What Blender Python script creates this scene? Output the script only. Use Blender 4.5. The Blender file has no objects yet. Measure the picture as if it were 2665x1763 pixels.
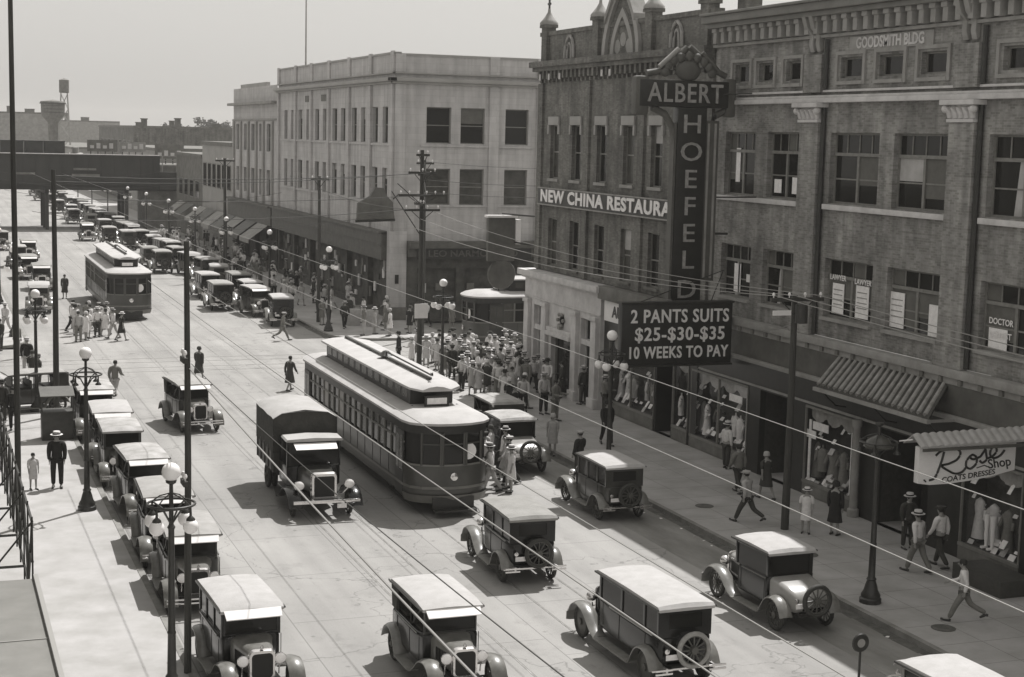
import bpy, bmesh, math, random
from math import radians as R, sin, cos, pi
from mathutils import Vector, Matrix
random.seed(7)
S = bpy.context.scene
COL = S.collection
# ------------------------------------------------------------ camera, light, exposure
cyaw, cpit, crol = R(20.58), R(7.253), R(1.357)
EYE = Vector((0, 0, 12.5))
FW = Vector((sin(cyaw)*cos(cpit), cos(cyaw)*cos(cpit), -sin(cpit)))
rt0 = Vector((cos(cyaw), -sin(cyaw), 0)); up0 = rt0.cross(FW)
RT = rt0*cos(crol) + up0*sin(crol); UP = -rt0*sin(crol) + up0*cos(crol)
cd = bpy.data.cameras.new('camera'); cam = bpy.data.objects.new('camera', cd); COL.objects.link(cam)
cam.matrix_world = Matrix(((RT.x, UP.x, -FW.x, EYE.x), (RT.y, UP.y, -FW.y, EYE.y), (RT.z, UP.z, -FW.z, EYE.z), (0, 0, 0, 1)))
cd.sensor_width = 36; cd.lens = 36*4112/2665; cd.clip_start = .5; cd.clip_end = 5000
S.camera = cam
SUN_DIR = Vector((.455, .42, 1)).normalized()        # towards the sun
SUN_EL = math.asin(SUN_DIR.z); SUN_AZ = math.atan2(SUN_DIR.x, SUN_DIR.y)
w = bpy.data.worlds.new('World'); S.world = w; w.use_nodes = True
nt = w.node_tree; nt.nodes.clear()
sky = nt.nodes.new('ShaderNodeTexSky'); sky.sky_type = 'NISHITA'; sky.sun_disc = False
sky.sun_elevation = SUN_EL; sky.sun_rotation = SUN_AZ; sky.dust_density = 4; sky.air_density = 1.2
bw = nt.nodes.new('ShaderNodeRGBToBW'); mx = nt.nodes.new('ShaderNodeMixRGB'); mx.blend_type = 'MULTIPLY'; mx.inputs[0].default_value = 1
mx.inputs[2].default_value = (1, .975, .93, 1)
# the panchromatic plate flattens the sky: even out the gradient a little
gm = nt.nodes.new('ShaderNodeMath'); gm.operation = 'POWER'; gm.inputs[1].default_value = .22
gk = nt.nodes.new('ShaderNodeMath'); gk.operation = 'MULTIPLY'; gk.inputs[1].default_value = 3.75
bgn = nt.nodes.new('ShaderNodeBackground'); out = nt.nodes.new('ShaderNodeOutputWorld')
bgn.inputs[1].default_value = .10
L = nt.links.new
L(sky.outputs[0], bw.inputs[0]); L(bw.outputs[0], gm.inputs[0]); L(gm.outputs[0], gk.inputs[0]); L(gk.outputs[0], mx.inputs[1]); L(mx.outputs[0], bgn.inputs[0]); L(bgn.outputs[0], out.inputs[0])
sd = bpy.data.lights.new('sun', 'SUN'); sd.energy = 3.9; sd.angle = R(.5); sd.color = (1, .982, .968)
sun = bpy.data.objects.new('sun', sd); COL.objects.link(sun); sun.rotation_euler = SUN_DIR.to_track_quat('Z', 'Y').to_euler(); sun.location = (60, 60, 90)
S.view_settings.view_transform = 'Standard'; S.view_settings.look = 'None'; S.view_settings.exposure = 0.38; S.view_settings.gamma = 1
try: S.view_settings.use_curve_mapping = False
except Exception: pass
S.render.engine = 'CYCLES'; S.cycles.max_bounces = 5; S.cycles.diffuse_bounces = 3; S.cycles.glossy_bounces = 2; S.cycles.transparent_max_bounces = 8

# ------------------------------------------------------------ materials (toned print: darks olive, lights neutral)
def tone(v):
    t = min(1, v*2.2); return (v, v*(.982-.006*t), v*(.86+.10*t), 1)
MATS = {}
def mat(name, v, rough=.7, var=0, scale=6, bump=0, bscale=40, metal=0, spec=.5, streak=None, v2=None, thr=None, coat=0):
    if name in MATS: return MATS[name]
    m = bpy.data.materials.new(name); m.use_nodes = True; n = m.node_tree; b = n.nodes['Principled BSDF']
    b.inputs['Base Color'].default_value = tone(v); b.inputs['Roughness'].default_value = rough; b.inputs['Metallic'].default_value = metal
    b.inputs['Specular IOR Level'].default_value = spec
    if coat: b.inputs['Coat Weight'].default_value = coat; b.inputs['Coat Roughness'].default_value = .12
    tc = n.nodes.new('ShaderNodeTexCoord'); src = tc.outputs['Object']
    if streak:
        mp = n.nodes.new('ShaderNodeMapping'); mp.inputs['Scale'].default_value = streak; n.links.new(src, mp.inputs[0]); src = mp.outputs[0]
    if var or v2 is not None:
        nz = n.nodes.new('ShaderNodeTexNoise'); nz.inputs['Scale'].default_value = scale; nz.inputs['Detail'].default_value = 7; nz.inputs['Roughness'].default_value = .62
        n.links.new(src, nz.inputs[0])
        cr = n.nodes.new('ShaderNodeValToRGB'); cr.color_ramp.elements[0].position = thr[0] if thr else .3; cr.color_ramp.elements[1].position = thr[1] if thr else .7
        a, c = (v*(1-var), v*(1+var)) if v2 is None else (v, v2)
        cr.color_ramp.elements[0].color = tone(a); cr.color_ramp.elements[1].color = tone(c)
        n.links.new(nz.outputs[0], cr.inputs[0]); n.links.new(cr.outputs[0], b.inputs['Base Color'])
    if bump:
        nb = n.nodes.new('ShaderNodeTexNoise'); nb.inputs['Scale'].default_value = bscale; nb.inputs['Detail'].default_value = 5; n.links.new(tc.outputs['Object'], nb.inputs[0])
        bp = n.nodes.new('ShaderNodeBump'); bp.inputs['Strength'].default_value = bump; bp.inputs['Distance'].default_value = .03; n.links.new(nb.outputs[0], bp.inputs['Height']); n.links.new(bp.outputs[0], b.inputs['Normal'])
    MATS[name] = m; return m
def brick(name, v, mort, var=.22, bw_=.22, bh=.075, lo=.50, hi=1.35, soot=.72):
    if name in MATS: return MATS[name]
    m = bpy.data.materials.new(name); m.use_nodes = True; n = m.node_tree; b = n.nodes['Principled BSDF']; b.inputs['Roughness'].default_value = .85
    tc = n.nodes.new('ShaderNodeTexCoord'); sp = n.nodes.new('ShaderNodeSeparateXYZ'); ad = n.nodes.new('ShaderNodeMath'); cb = n.nodes.new('ShaderNodeCombineXYZ')
    n.links.new(tc.outputs['Object'], sp.inputs[0]); n.links.new(sp.outputs[0], ad.inputs[0]); n.links.new(sp.outputs[1], ad.inputs[1])
    n.links.new(ad.outputs[0], cb.inputs[0]); n.links.new(sp.outputs[2], cb.inputs[1])
    br = n.nodes.new('ShaderNodeTexBrick'); br.inputs['Scale'].default_value = 1; br.inputs['Brick Width'].default_value = bw_; br.inputs['Row Height'].default_value = bh
    br.inputs['Mortar Size'].default_value = .008; br.inputs['Color1'].default_value = tone(v*(1-var)); br.inputs['Color2'].default_value = tone(v*(1+var)); br.inputs['Mortar'].default_value = tone(mort)
    n.links.new(cb.outputs[0], br.inputs[0])
    nz = n.nodes.new('ShaderNodeTexNoise'); nz.inputs['Scale'].default_value = .7; nz.inputs['Detail'].default_value = 9; nz.inputs['Roughness'].default_value = .7; n.links.new(tc.outputs['Object'], nz.inputs[0])
    cr = n.nodes.new('ShaderNodeValToRGB'); cr.color_ramp.elements[0].position = .3; cr.color_ramp.elements[1].position = .72; cr.color_ramp.elements[0].color = (lo, lo, lo, 1); cr.color_ramp.elements[1].color = (hi, hi, hi, 1)
    n.links.new(nz.outputs[0], cr.inputs[0])
    n2 = n.nodes.new('ShaderNodeTexNoise'); n2.inputs['Scale'].default_value = 1.6; n2.inputs['Detail'].default_value = 6; m2 = n.nodes.new('ShaderNodeMapping'); m2.inputs['Scale'].default_value = (1.6, 1.6, .16); n.links.new(tc.outputs['Object'], m2.inputs[0]); n.links.new(m2.outputs[0], n2.inputs[0])
    c2 = n.nodes.new('ShaderNodeValToRGB'); c2.color_ramp.elements[0].position = .35; c2.color_ramp.elements[1].position = .62; c2.color_ramp.elements[0].color = (soot, soot, soot, 1); c2.color_ramp.elements[1].color = (1.08, 1.08, 1.08, 1); n.links.new(n2.outputs[0], c2.inputs[0])
    m0 = n.nodes.new('ShaderNodeMixRGB'); m0.blend_type = 'MULTIPLY'; m0.inputs[0].default_value = 1; n.links.new(br.outputs[0], m0.inputs[1]); n.links.new(c2.outputs[0], m0.inputs[2])
    mm = n.nodes.new('ShaderNodeMixRGB'); mm.blend_type = 'MULTIPLY'; mm.inputs[0].default_value = 1; n.links.new(m0.outputs[0], mm.inputs[1]); n.links.new(cr.outputs[0], mm.inputs[2]); n.links.new(mm.outputs[0], b.inputs['Base Color'])
    bp = n.nodes.new('ShaderNodeBump'); bp.inputs['Strength'].default_value = .5; bp.inputs['Distance'].default_value = .01; n.links.new(br.outputs[1], bp.inputs['Height']); bp.invert = True; n.links.new(bp.outputs[0], b.inputs['Normal'])
    MATS[name] = m; return m

M = {}
def road_mat():
    m = bpy.data.materials.new('concrete_road'); m.use_nodes = True; n = m.node_tree; b = n.nodes['Principled BSDF']; b.inputs['Roughness'].default_value = .8; b.inputs['Specular IOR Level'].default_value = .25
    tc = n.nodes.new('ShaderNodeTexCoord')
    def noise(sc, mapping=None, det=8, rough=.65):
        src = tc.outputs['Object']
        if mapping:
            mp = n.nodes.new('ShaderNodeMapping'); mp.inputs['Scale'].default_value = mapping; n.links.new(src, mp.inputs[0]); src = mp.outputs[0]
        q = n.nodes.new('ShaderNodeTexNoise'); q.inputs['Scale'].default_value = sc; q.inputs['Detail'].default_value = det; q.inputs['Roughness'].default_value = rough; n.links.new(src, q.inputs[0]); return q.outputs[0]
    def ramp(src, p0, c0, p1, c1):
        r = n.nodes.new('ShaderNodeValToRGB'); r.color_ramp.elements[0].position = p0; r.color_ramp.elements[1].position = p1; r.color_ramp.elements[0].color = (c0, c0, c0, 1); r.color_ramp.elements[1].color = (c1, c1, c1, 1); n.links.new(src, r.inputs[0]); return r.outputs[0]
    def mul(a, c):
        q = n.nodes.new('ShaderNodeMixRGB'); q.blend_type = 'MULTIPLY'; q.inputs[0].default_value = 1; n.links.new(a, q.inputs[1]); n.links.new(c, q.inputs[2]); return q.outputs[0]
    base = n.nodes.new('ShaderNodeRGB'); base.outputs[0].default_value = tone(.355)
    c = mul(base.outputs[0], ramp(noise(.12), .3, .80, .7, 1.1))
    c = mul(c, ramp(noise(.8, (1.5, .09, 1), 5, .5), .36, .88, .60, 1.03))       # tyre-worn streaks along the street
    c = mul(c, ramp(noise(.9), .56, 1.0, .72, .80)); c = mul(c, ramp(noise(5.5, (1, .3, 1), 9, .75), .58, 1.0, .74, .70))
    vo = n.nodes.new('ShaderNodeTexVoronoi'); vo.feature = 'DISTANCE_TO_EDGE'; vo.inputs['Scale'].default_value = .16; wn = n.nodes.new('ShaderNodeMixRGB'); wn.inputs[0].default_value = .12; n.links.new(tc.outputs['Object'], wn.inputs[1]); nn_ = n.nodes.new('ShaderNodeTexNoise'); nn_.inputs['Scale'].default_value = .9; nn_.inputs['Detail'].default_value = 6; n.links.new(tc.outputs['Object'], nn_.inputs[0])
    va = n.nodes.new('ShaderNodeVectorMath'); va.operation = 'MULTIPLY_ADD'; va.inputs[1].default_value = (3, 3, 0); n.links.new(nn_.outputs[1], va.inputs[0]); n.links.new(tc.outputs['Object'], va.inputs[2]); n.links.new(va.outputs[0], vo.inputs['Vector'])
    c = mul(c, ramp(vo.outputs['Distance'], .0, .62, .006, 1.0))                                     # wandering cracks and tar joints
    dr = n.nodes.new('ShaderNodeTexVoronoi'); dr.inputs['Scale'].default_value = 1.1; n.links.new(tc.outputs['Object'], dr.inputs['Vector']); c = mul(c, ramp(dr.outputs['Distance'], .03, .62, .09, 1.0))   # oil drips; c = mul(c, ramp(noise(.35, (1, .5, 1)), .42, 1.0, .62, .84))                        # oil and patch stains
    c = mul(c, ramp(noise(30, det=3), .3, .90, .7, 1.08))
    br = n.nodes.new('ShaderNodeTexBrick'); br.inputs['Scale'].default_value = 1; br.inputs['Brick Width'].default_value = 4.3; br.inputs['Row Height'].default_value = 2.9; br.inputs['Mortar Size'].default_value = .016; br.offset = .3
    br.inputs['Color1'].default_value = (1, 1, 1, 1); br.inputs['Color2'].default_value = (.95, .95, .95, 1); br.inputs['Mortar'].default_value = (.62, .62, .62, 1)
    wr = n.nodes.new('ShaderNodeMapping'); wr.inputs['Rotation'].default_value = (0, 0, pi/2); n.links.new(tc.outputs['Object'], wr.inputs[0]); n.links.new(wr.outputs[0], br.inputs[0])
    c = mul(c, br.outputs[0]); n.links.new(c, b.inputs['Base Color'])
    bp = n.nodes.new('ShaderNodeBump'); bp.inputs['Strength'].default_value = .25; bp.inputs['Distance'].default_value = .02; n.links.new(noise(8), bp.inputs['Height']); n.links.new(bp.outputs[0], b.inputs['Normal'])
    return m
M['road'] = road_mat()
M['walk'] = mat('pavement_concrete', .385, .85, .18, .8, .15, 20)
M['kerb'] = mat('kerb_stone', .22, .8, .3, 2, .3, 12)
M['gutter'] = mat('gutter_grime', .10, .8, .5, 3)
M['dirt'] = mat('far_ground', .22, .9, .3, .02)
M['rail'] = mat('rail_steel', .30, .4, .4, 3, metal=.3)
M['slot'] = mat('rail_groove', .18, .8)
M['brickR'] = brick('worn_brick', .275, .31)
M['brickC'] = brick('dark_brick', .175, .17)
M['stoneL'] = mat('light_stone', .58, .75, .18, 1.6, .3, 20)
M['stoneM'] = mat('grey_stone', .30, .8, .22, 1.5, .3, 20)
M['stoneD'] = mat('sooty_stone', .16, .85, .3, 1.5, .3, 20)
M['terra'] = brick('pale_terracotta', .50, .40, .04, 1.1, .42, .85, 1.1, .88)
M['terraD'] = mat('stained_terracotta', .33, .65, .15, .7, .15, 15)
M['roofc'] = mat('weathered_copper', .17, .6, .2, 1)
M['tar'] = mat('tar_roof', .12, .9, .2, .6)
M['wood_d'] = mat('dark_painted_wood', .055, .5, .25, 6)
M['wood_l'] = mat('pale_painted_wood', .42, .6, .15, 6)
M['frame'] = mat('sash_paint', .20, .55, .2, 5)
M['glass'] = mat('window_glass', .018, .08, spec=.28)
M['glass2'] = mat('curtained_glass', .07, .25, .5, 1.2, spec=.3)
M['blind'] = mat('pale_roller_blind', .42, .8, .15, 2); M['blind2'] = mat('brown_roller_blind', .12, .8, .2, 2)
M['dark'] = mat('dark_interior', .02, .8)
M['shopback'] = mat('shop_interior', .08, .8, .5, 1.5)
M['signd'] = mat('dark_sign_enamel', .028, .35, .2, 3)
M['signf'] = mat('faded_sign_board', .10, .6, .25, 2)
M['white'] = mat('white_paint', .85, .5, .05, 4)
M['globe'] = mat('opal_glass', .95, .25, spec=.6)
M['paper'] = mat('white_paper', .85, .8, .12, 8)
M['iron'] = mat('cast_iron_paint', .035, .4, .3, 8)
M['pole'] = mat('creosoted_pole', .05, .8, .35, 3, streak=(6, 6, .5))
M['wire'] = mat('wire_bright', .34, .4, metal=.3)
M['wired'] = mat('wire_dark', .05, .6)
M['nickel'] = mat('nickel_plate', .75, .18, metal=.9)
M['tyre'] = mat('tyre_rubber', .045, .75, .25, 12)
M['spoke'] = mat('wooden_spokes', .09, .5, .2, 10)
M['paintK'] = mat('black_car_paint', .010, .25, .3, 3, spec=.35, coat=.35)
M['paintG'] = mat('grey_car_paint', .045, .3, .3, 3, coat=.35)
M['paintL'] = mat('light_car_paint', .20, .3, .15, 3, coat=.5)
M['top'] = mat('pale_fabric_top', .43, .85, .10, 3, .3, 30)
M['topd'] = mat('dusty_fabric_top', .34, .85, .15, 3, .3, 30)
M['deck'] = mat('sunlit_deck_enamel', .30, .3, .12, 3, coat=.4)  # coupe deck and hood, sun on the black paint put into the colour
M['rboard'] = mat('dusty_running_board', .20, .6, .25, 5)
M['seat'] = mat('leather_seat', .05, .5, .3, 8)
M['tramR'] = mat('streetcar_roof_canvas', .46, .8, .12, 1.5, .2, 20)
M['tramB'] = mat('streetcar_paint', .06, .4, .25, 1.2, coat=.3)
M['tramK'] = mat('streetcar_dark_paint', .025, .45, .3, 1.5)
M['tramL'] = mat('streetcar_stripe', .16, .5, .2, 1.5)
M['canvas'] = mat('truck_canvas', .40, .9, .12, 1.5, .4, 6)
M['canvasd'] = mat('dark_canvas', .05, .9, .3, 3, .5, 10)
M['steelg'] = mat('grey_girder_paint', .032, .7, .3, .6, streak=(1, 1, .3))
M['leaf'] = mat('far_foliage', .10, .9, .4, .3)
M['tile2'] = mat('lit_cover_tiles', .30, .7, .3, 4, .3, 20)  # cover tiles paler than the pans, painting in the light on the ridges
M['tile'] = mat('clay_tiles', .075, .7, .35, 4, .3, 20)
M['corr'] = mat('painted_hood', .40, .6, .15, 4)
def gmat(v, nm, rough=.9): return mat(nm, v, rough, .12, 9)
CLOTH = dict(white=gmat(.72, 'white_cotton'), cream=gmat(.55, 'cream_cloth'), light=gmat(.40, 'light_grey_cloth'), grey=gmat(.18, 'mid_grey_cloth'), dark=gmat(.05, 'dark_cloth'), black=gmat(.02, 'black_cloth'),
             straw=gmat(.62, 'straw'), skin=mat('skin', .30, .6, .08, 9), hair=gmat(.03, 'hair'), shoe=mat('shoe_leather', .03, .4))

# ------------------------------------------------------------ mesh building
class MB:
    def __init__(s): s.v = []; s.f = []; s.m = []
    def add(s, vs, fs, mi=0):
        o = len(s.v); s.v += [tuple(p) for p in vs]; s.f += [tuple(i+o for i in f) for f in fs]; s.m += [mi]*len(fs); return s
    def quad(s, a, b, c, d, mi=0): return s.add([a, b, c, d], [(0, 1, 2, 3)], mi)
    def box(s, x0, x1, y0, y1, z0, z1, mi=0):
        if x0 > x1: x0, x1 = x1, x0
        if y0 > y1: y0, y1 = y1, y0
        if z0 > z1: z0, z1 = z1, z0
        v = [(x, y, z) for z in (z0, z1) for y in (y0, y1) for x in (x0, x1)]
        return s.add(v, [(0, 2, 3, 1), (4, 5, 7, 6), (0, 1, 5, 4), (2, 6, 7, 3), (0, 4, 6, 2), (1, 3, 7, 5)], mi)
    def loft(s, rings, close=True, cap=True, mi=0):
        n = len(rings[0]); o = len(s.v); s.v += [tuple(p) for r in rings for p in r]; c = 0
        for i in range(len(rings)-1):
            for j in range(n if close else n-1):
                k = (j+1) % n; s.f.append((o+i*n+j, o+i*n+k, o+(i+1)*n+k, o+(i+1)*n+j)); c += 1
        if cap and close:
            s.f.append(tuple(o+j for j in reversed(range(n)))); s.f.append(tuple(o+(len(rings)-1)*n+j for j in range(n))); c += 2
        s.m += [mi]*c; return s
    def tube(s, pts, r, n=8, mi=0, cap=True):
        pts = [Vector(p) for p in pts]; rings = []
        rr = r if isinstance(r, (list, tuple)) else [r]*len(pts)
        for i, p in enumerate(pts):
            d = (pts[min(i+1, len(pts)-1)]-pts[max(i-1, 0)]).normalized()
            a = Vector((0, 0, 1)) if abs(d.z) < .9 else Vector((1, 0, 0))
            u = d.cross(a).normalized(); w_ = u.cross(d).normalized()
            rings.append([p+u*cos(2*pi*k/n)*rr[i]+w_*sin(2*pi*k/n)*rr[i] for k in range(n)])
        return s.loft(rings, True, cap, mi)
    def lathe(s, prof, c=(0, 0, 0), n=12, axis='z', mi=0, cap=True):
        rings = []
        for r, h in prof:
            ring = []
            for k in range(n):
                a = 2*pi*k/n; x, y = r*cos(a), r*sin(a)
                if axis == 'z': q = (c[0]+x, c[1]+y, c[2]+h)
                elif axis == 'y': q = (c[0]+y, c[1]+h, c[2]+x)
                else: q = (c[0]+h, c[1]+x, c[2]+y)
                ring.append(q)
            rings.append(ring)
        return s.loft(rings, True, cap, mi)
    def ball(s, c, r, n=12, m_=8, sq=(1, 1, 1), mi=0):
        return s.loft([[(c[0]+r*sq[0]*sin(pi*(i+.02)/(m_+.04))*cos(2*pi*k/n), c[1]+r*sq[1]*sin(pi*(i+.02)/(m_+.04))*sin(2*pi*k/n), c[2]-r*sq[2]*cos(pi*(i+.02)/(m_+.04))) for k in range(n)] for i in range(m_+1)], mi=mi)
    def strip(s, prof, x0, x1, crown=.03, th=.025, mi=0):      # a bent sheet (fender) swept along a y-z profile
        rings = []
        xs = [x0, x0+(x1-x0)*.25, (x0+x1)/2, x0+(x1-x0)*.75, x1]; dz = [-crown*.8, crown*.3, crown*.6, crown*.3, -crown*.8]
        for i, (y, z) in enumerate(prof):
            a = prof[max(i-1, 0)]; b = prof[min(i+1, len(prof)-1)]; ty, tz = b[0]-a[0], b[1]-a[1]; l = math.hypot(ty, tz) or 1; ny, nz = -tz/l, ty/l
            if nz < 0 and abs(ty) > abs(tz)*.2: ny, nz = -ny, -nz
            rings.append([(x, y+ny*d, z+nz*d) for x, d in zip(xs, dz)]+[(x, y+ny*(d-th), z+nz*(d-th)) for x, d in reversed(list(zip(xs, dz)))])
        return s.loft(rings, True, True, mi)
    def build(s, name, mats, parent=None, bevel=0, smooth=None, loc=None):
        me = bpy.data.meshes.new(name); me.from_pydata(s.v, [], s.f)
        if not isinstance(mats, (list, tuple)): mats = [mats]
        for m in mats: me.materials.append(m)
        if len(mats) > 1: me.polygons.foreach_set('material_index', s.m)
        bm = bmesh.new(); bm.from_mesh(me); bmesh.ops.recalc_face_normals(bm, faces=bm.faces)
        if bevel:
            bm.normal_update(); es = [e for e in bm.edges if len(e.link_faces) == 2 and e.calc_face_angle(0) > .6]
            if es: bmesh.ops.bevel(bm, geom=es, offset=bevel, segments=2, affect='EDGES', profile=.6, clamp_overlap=True)
        bm.to_mesh(me); bm.free()
        if smooth or bevel:
            me.shade_smooth(); me.set_sharp_from_angle(angle=R(smooth or 40))
        o = bpy.data.objects.new(name, me); COL.objects.link(o)
        if parent: o.parent = parent
        if loc: o.location = loc
        return o
def empty(name, loc=(0, 0, 0), rz=0):
    o = bpy.data.objects.new(name, None); COL.objects.link(o); o.location = loc; o.rotation_euler = (0, 0, rz); o.empty_display_size = .3; return o
def tag(o, label=None, cat=None, group=None, kind=None):
    if label: o['label'] = label
    if cat: o['category'] = cat
    if group: o['group'] = group
    if kind: o['kind'] = kind
    return o
KIDS = {}
def dup(root, loc=None, rz=None):
    if not KIDS.get('ok'):
        KIDS.clear(); KIDS['ok'] = 1
        for o in COL.objects:
            if o.parent: KIDS.setdefault(o.parent.name, []).append(o)
    def cp(o, par):
        c = o.copy(); COL.objects.link(c)
        if par: c.parent = par
        for ch in KIDS.get(o.name, []): cp(ch, c)
        return c
    r = cp(root, None)
    if loc is not None: r.location = loc
    if rz is not None: r.rotation_euler = (0, 0, rz)
    return r
def textobj(txt, size, depth, m, parent, mw, name='lettering', align='CENTER', sx=1, bold=.0, space=1, fit=None):
    cu = bpy.data.curves.new('t', 'FONT'); cu.body = txt; cu.size = size; cu.extrude = depth; cu.align_x = align; cu.align_y = 'CENTER'; cu.offset = bold; cu.space_character = space; cu.resolution_u = 3
    t = bpy.data.objects.new('t', cu); COL.objects.link(t); bpy.context.view_layer.update()
    dg = bpy.context.evaluated_depsgraph_get(); me = bpy.data.meshes.new_from_object(t.evaluated_get(dg)); bpy.data.objects.remove(t); bpy.data.curves.remove(cu)
    if fit: xs = [v.co.x for v in me.vertices]; sx = fit/(max(xs)-min(xs))
    me.name = name; me.materials.clear(); me.materials.append(m); me.transform(mw @ Matrix.Diagonal((sx, 1, 1, 1)))
    o = bpy.data.objects.new(name, me); COL.objects.link(o); o.parent = parent; return o
def face_mat(loc, right, up):      # matrix that lays text with x along right, y along up
    r_ = Vector(right).normalized(); u_ = Vector(up).normalized(); n_ = r_.cross(u_)
    return Matrix(((r_.x, u_.x, n_.x, loc[0]), (r_.y, u_.y, n_.y, loc[1]), (r_.z, u_.z, n_.z, loc[2]), (0, 0, 0, 1)))

# ------------------------------------------------------------ the ground
def struct(name, mb, m): return tag(mb.build(name, m), kind='structure')
KL, KR = 5.65, 23.35           # kerb lines
CY0, CY1 = 77.6, 92.3          # cross street
mb = MB(); mb.quad((-900, -60, -.15), (1600, -60, -.15), (1600, 2600, -.15), (-900, 2600, -.15)); struct('ground', mb, M['dirt'])
mb = MB(); mb.box(KL, KR, -12, 700, -.12, 0); mb.box(-80, KL, CY0, CY1, -.12, 0); mb.box(KR, 120, CY0, CY1, -.12, 0); struct('road', mb, M['road'])
def pave(name, x0, x1, y0, y1, corner=None, r=3.0):
    pts = [(x0, y0), (x1, y0), (x1, y1), (x0, y1)]; res = []
    for i, p in enumerate(pts):
        if corner is not None and i in corner:
            a = Vector(pts[i-1]); b = Vector(pts[(i+1) % 4]); p_ = Vector(p); da = (a-p_).normalized()*r; db = (b-p_).normalized()*r; c = p_+da+db
            a0 = math.atan2(-db.y, -db.x); a1 = math.atan2(-da.y, -da.x); d = (a1-a0+pi) % (2*pi)-pi
            for k in range(7):
                t = a0+d*k/6; res.append((c.x+cos(t)*r, c.y+sin(t)*r))
        else: res.append(p)
    mb = MB(); n = len(res); mb.loft([[(x, y, 0.001) for x, y in res], [(x, y, .14) for x, y in res]])
    o = struct(name, mb, M['walk'])
    kb = MB()
    for i in range(n):
        a = Vector(res[i]); b = Vector(res[(i+1) % n]); d = (b-a)
        if d.length < .01: continue
        d.normalize(); nn = Vector((d.y, -d.x))
        m_ = (a+b)/2
        if not (KL-.01 <= m_.x <= KR+.01 or CY0-.01 <= m_.y <= CY1+.01 or corner): continue
        kb.add([(*(a+nn*.02), 0.0), (*(b+nn*.02), 0), (*(b-nn*.16), 0), (*(a-nn*.16), 0), (*(a+nn*.02), .155), (*(b+nn*.02), .155), (*(b-nn*.16), .155), (*(a-nn*.16), .155)], [(0, 1, 5, 4), (1, 2, 6, 5), (2, 3, 7, 6), (3, 0, 4, 7), (4, 5, 6, 7)])
    struct('kerb', kb, M['kerb']); return o
pave('pavement', KR, 31, -12, CY0, [3]); pave('pavement', KR, 31, CY1, 640, [0])
pave('pavement', -3, KL, -12, CY0, [2]); pave('pavement', -3, KL, CY1, 640, [1])
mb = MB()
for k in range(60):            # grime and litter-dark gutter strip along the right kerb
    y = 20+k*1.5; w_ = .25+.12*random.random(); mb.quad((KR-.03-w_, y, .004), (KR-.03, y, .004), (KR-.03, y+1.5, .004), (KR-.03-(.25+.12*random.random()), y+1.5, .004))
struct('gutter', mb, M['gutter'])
mb = MB(); mb.box(21.3, KR-.04, -12, 77, -.01, .003); struct('parking_lane', mb, mat('dark_parking_lane', .24, .7, .35, 1.1, .2, 10, streak=(1, .3, 1)))  # mottled strip along the right kerb, darker than the road
mb = MB()
for X in (12.5, 16.1):
    for dx in (-.72, .72):
        mb.box(X+dx-.02, X+dx+.02, -12, 500, -.01, .006, 0); mb.box(X+dx+.022, X+dx+.04, -12, 500, -.01, .005, 1)
for Y in (83.2, 86.6):
    for dy in (-.72, .72): mb.box(-80, 120, Y+dy-.035, Y+dy+.035, -.01, .0075, 0)
tag(mb.build('tram_tracks', [M['rail'], M['slot']]), kind='structure')
# pavement joints and cellar covers
mb = MB()
for k in range(38): mb.box(KR+.3, 29.1, 20+k*1.5, 20+k*1.5+.012, .13, .1415)
for X in (24.9, 26.4, 27.9): mb.box(X, X+.012, 20, 77, .13, .1416)
struct('pavement_joints', mb, M['stoneD'])
def manhole(x, y, z=.146, r=.32):
    mb = MB(); mb.lathe([(r, 0), (r, .006), (r*.85, .008), (r*.8, .004), (.01, .006)], (x, y, z), 20); tag(mb.build('manhole_cover', M['gutter']), 'round iron cover set in the right pavement', 'manhole cover', 'round covers in the right pavement')
for x, y in ((24.6, 33.2), (25.0, 40.6), (24.9, 47.2)): manhole(x, y)
manhole(18.9, 26.9+4, .002, .2)

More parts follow.
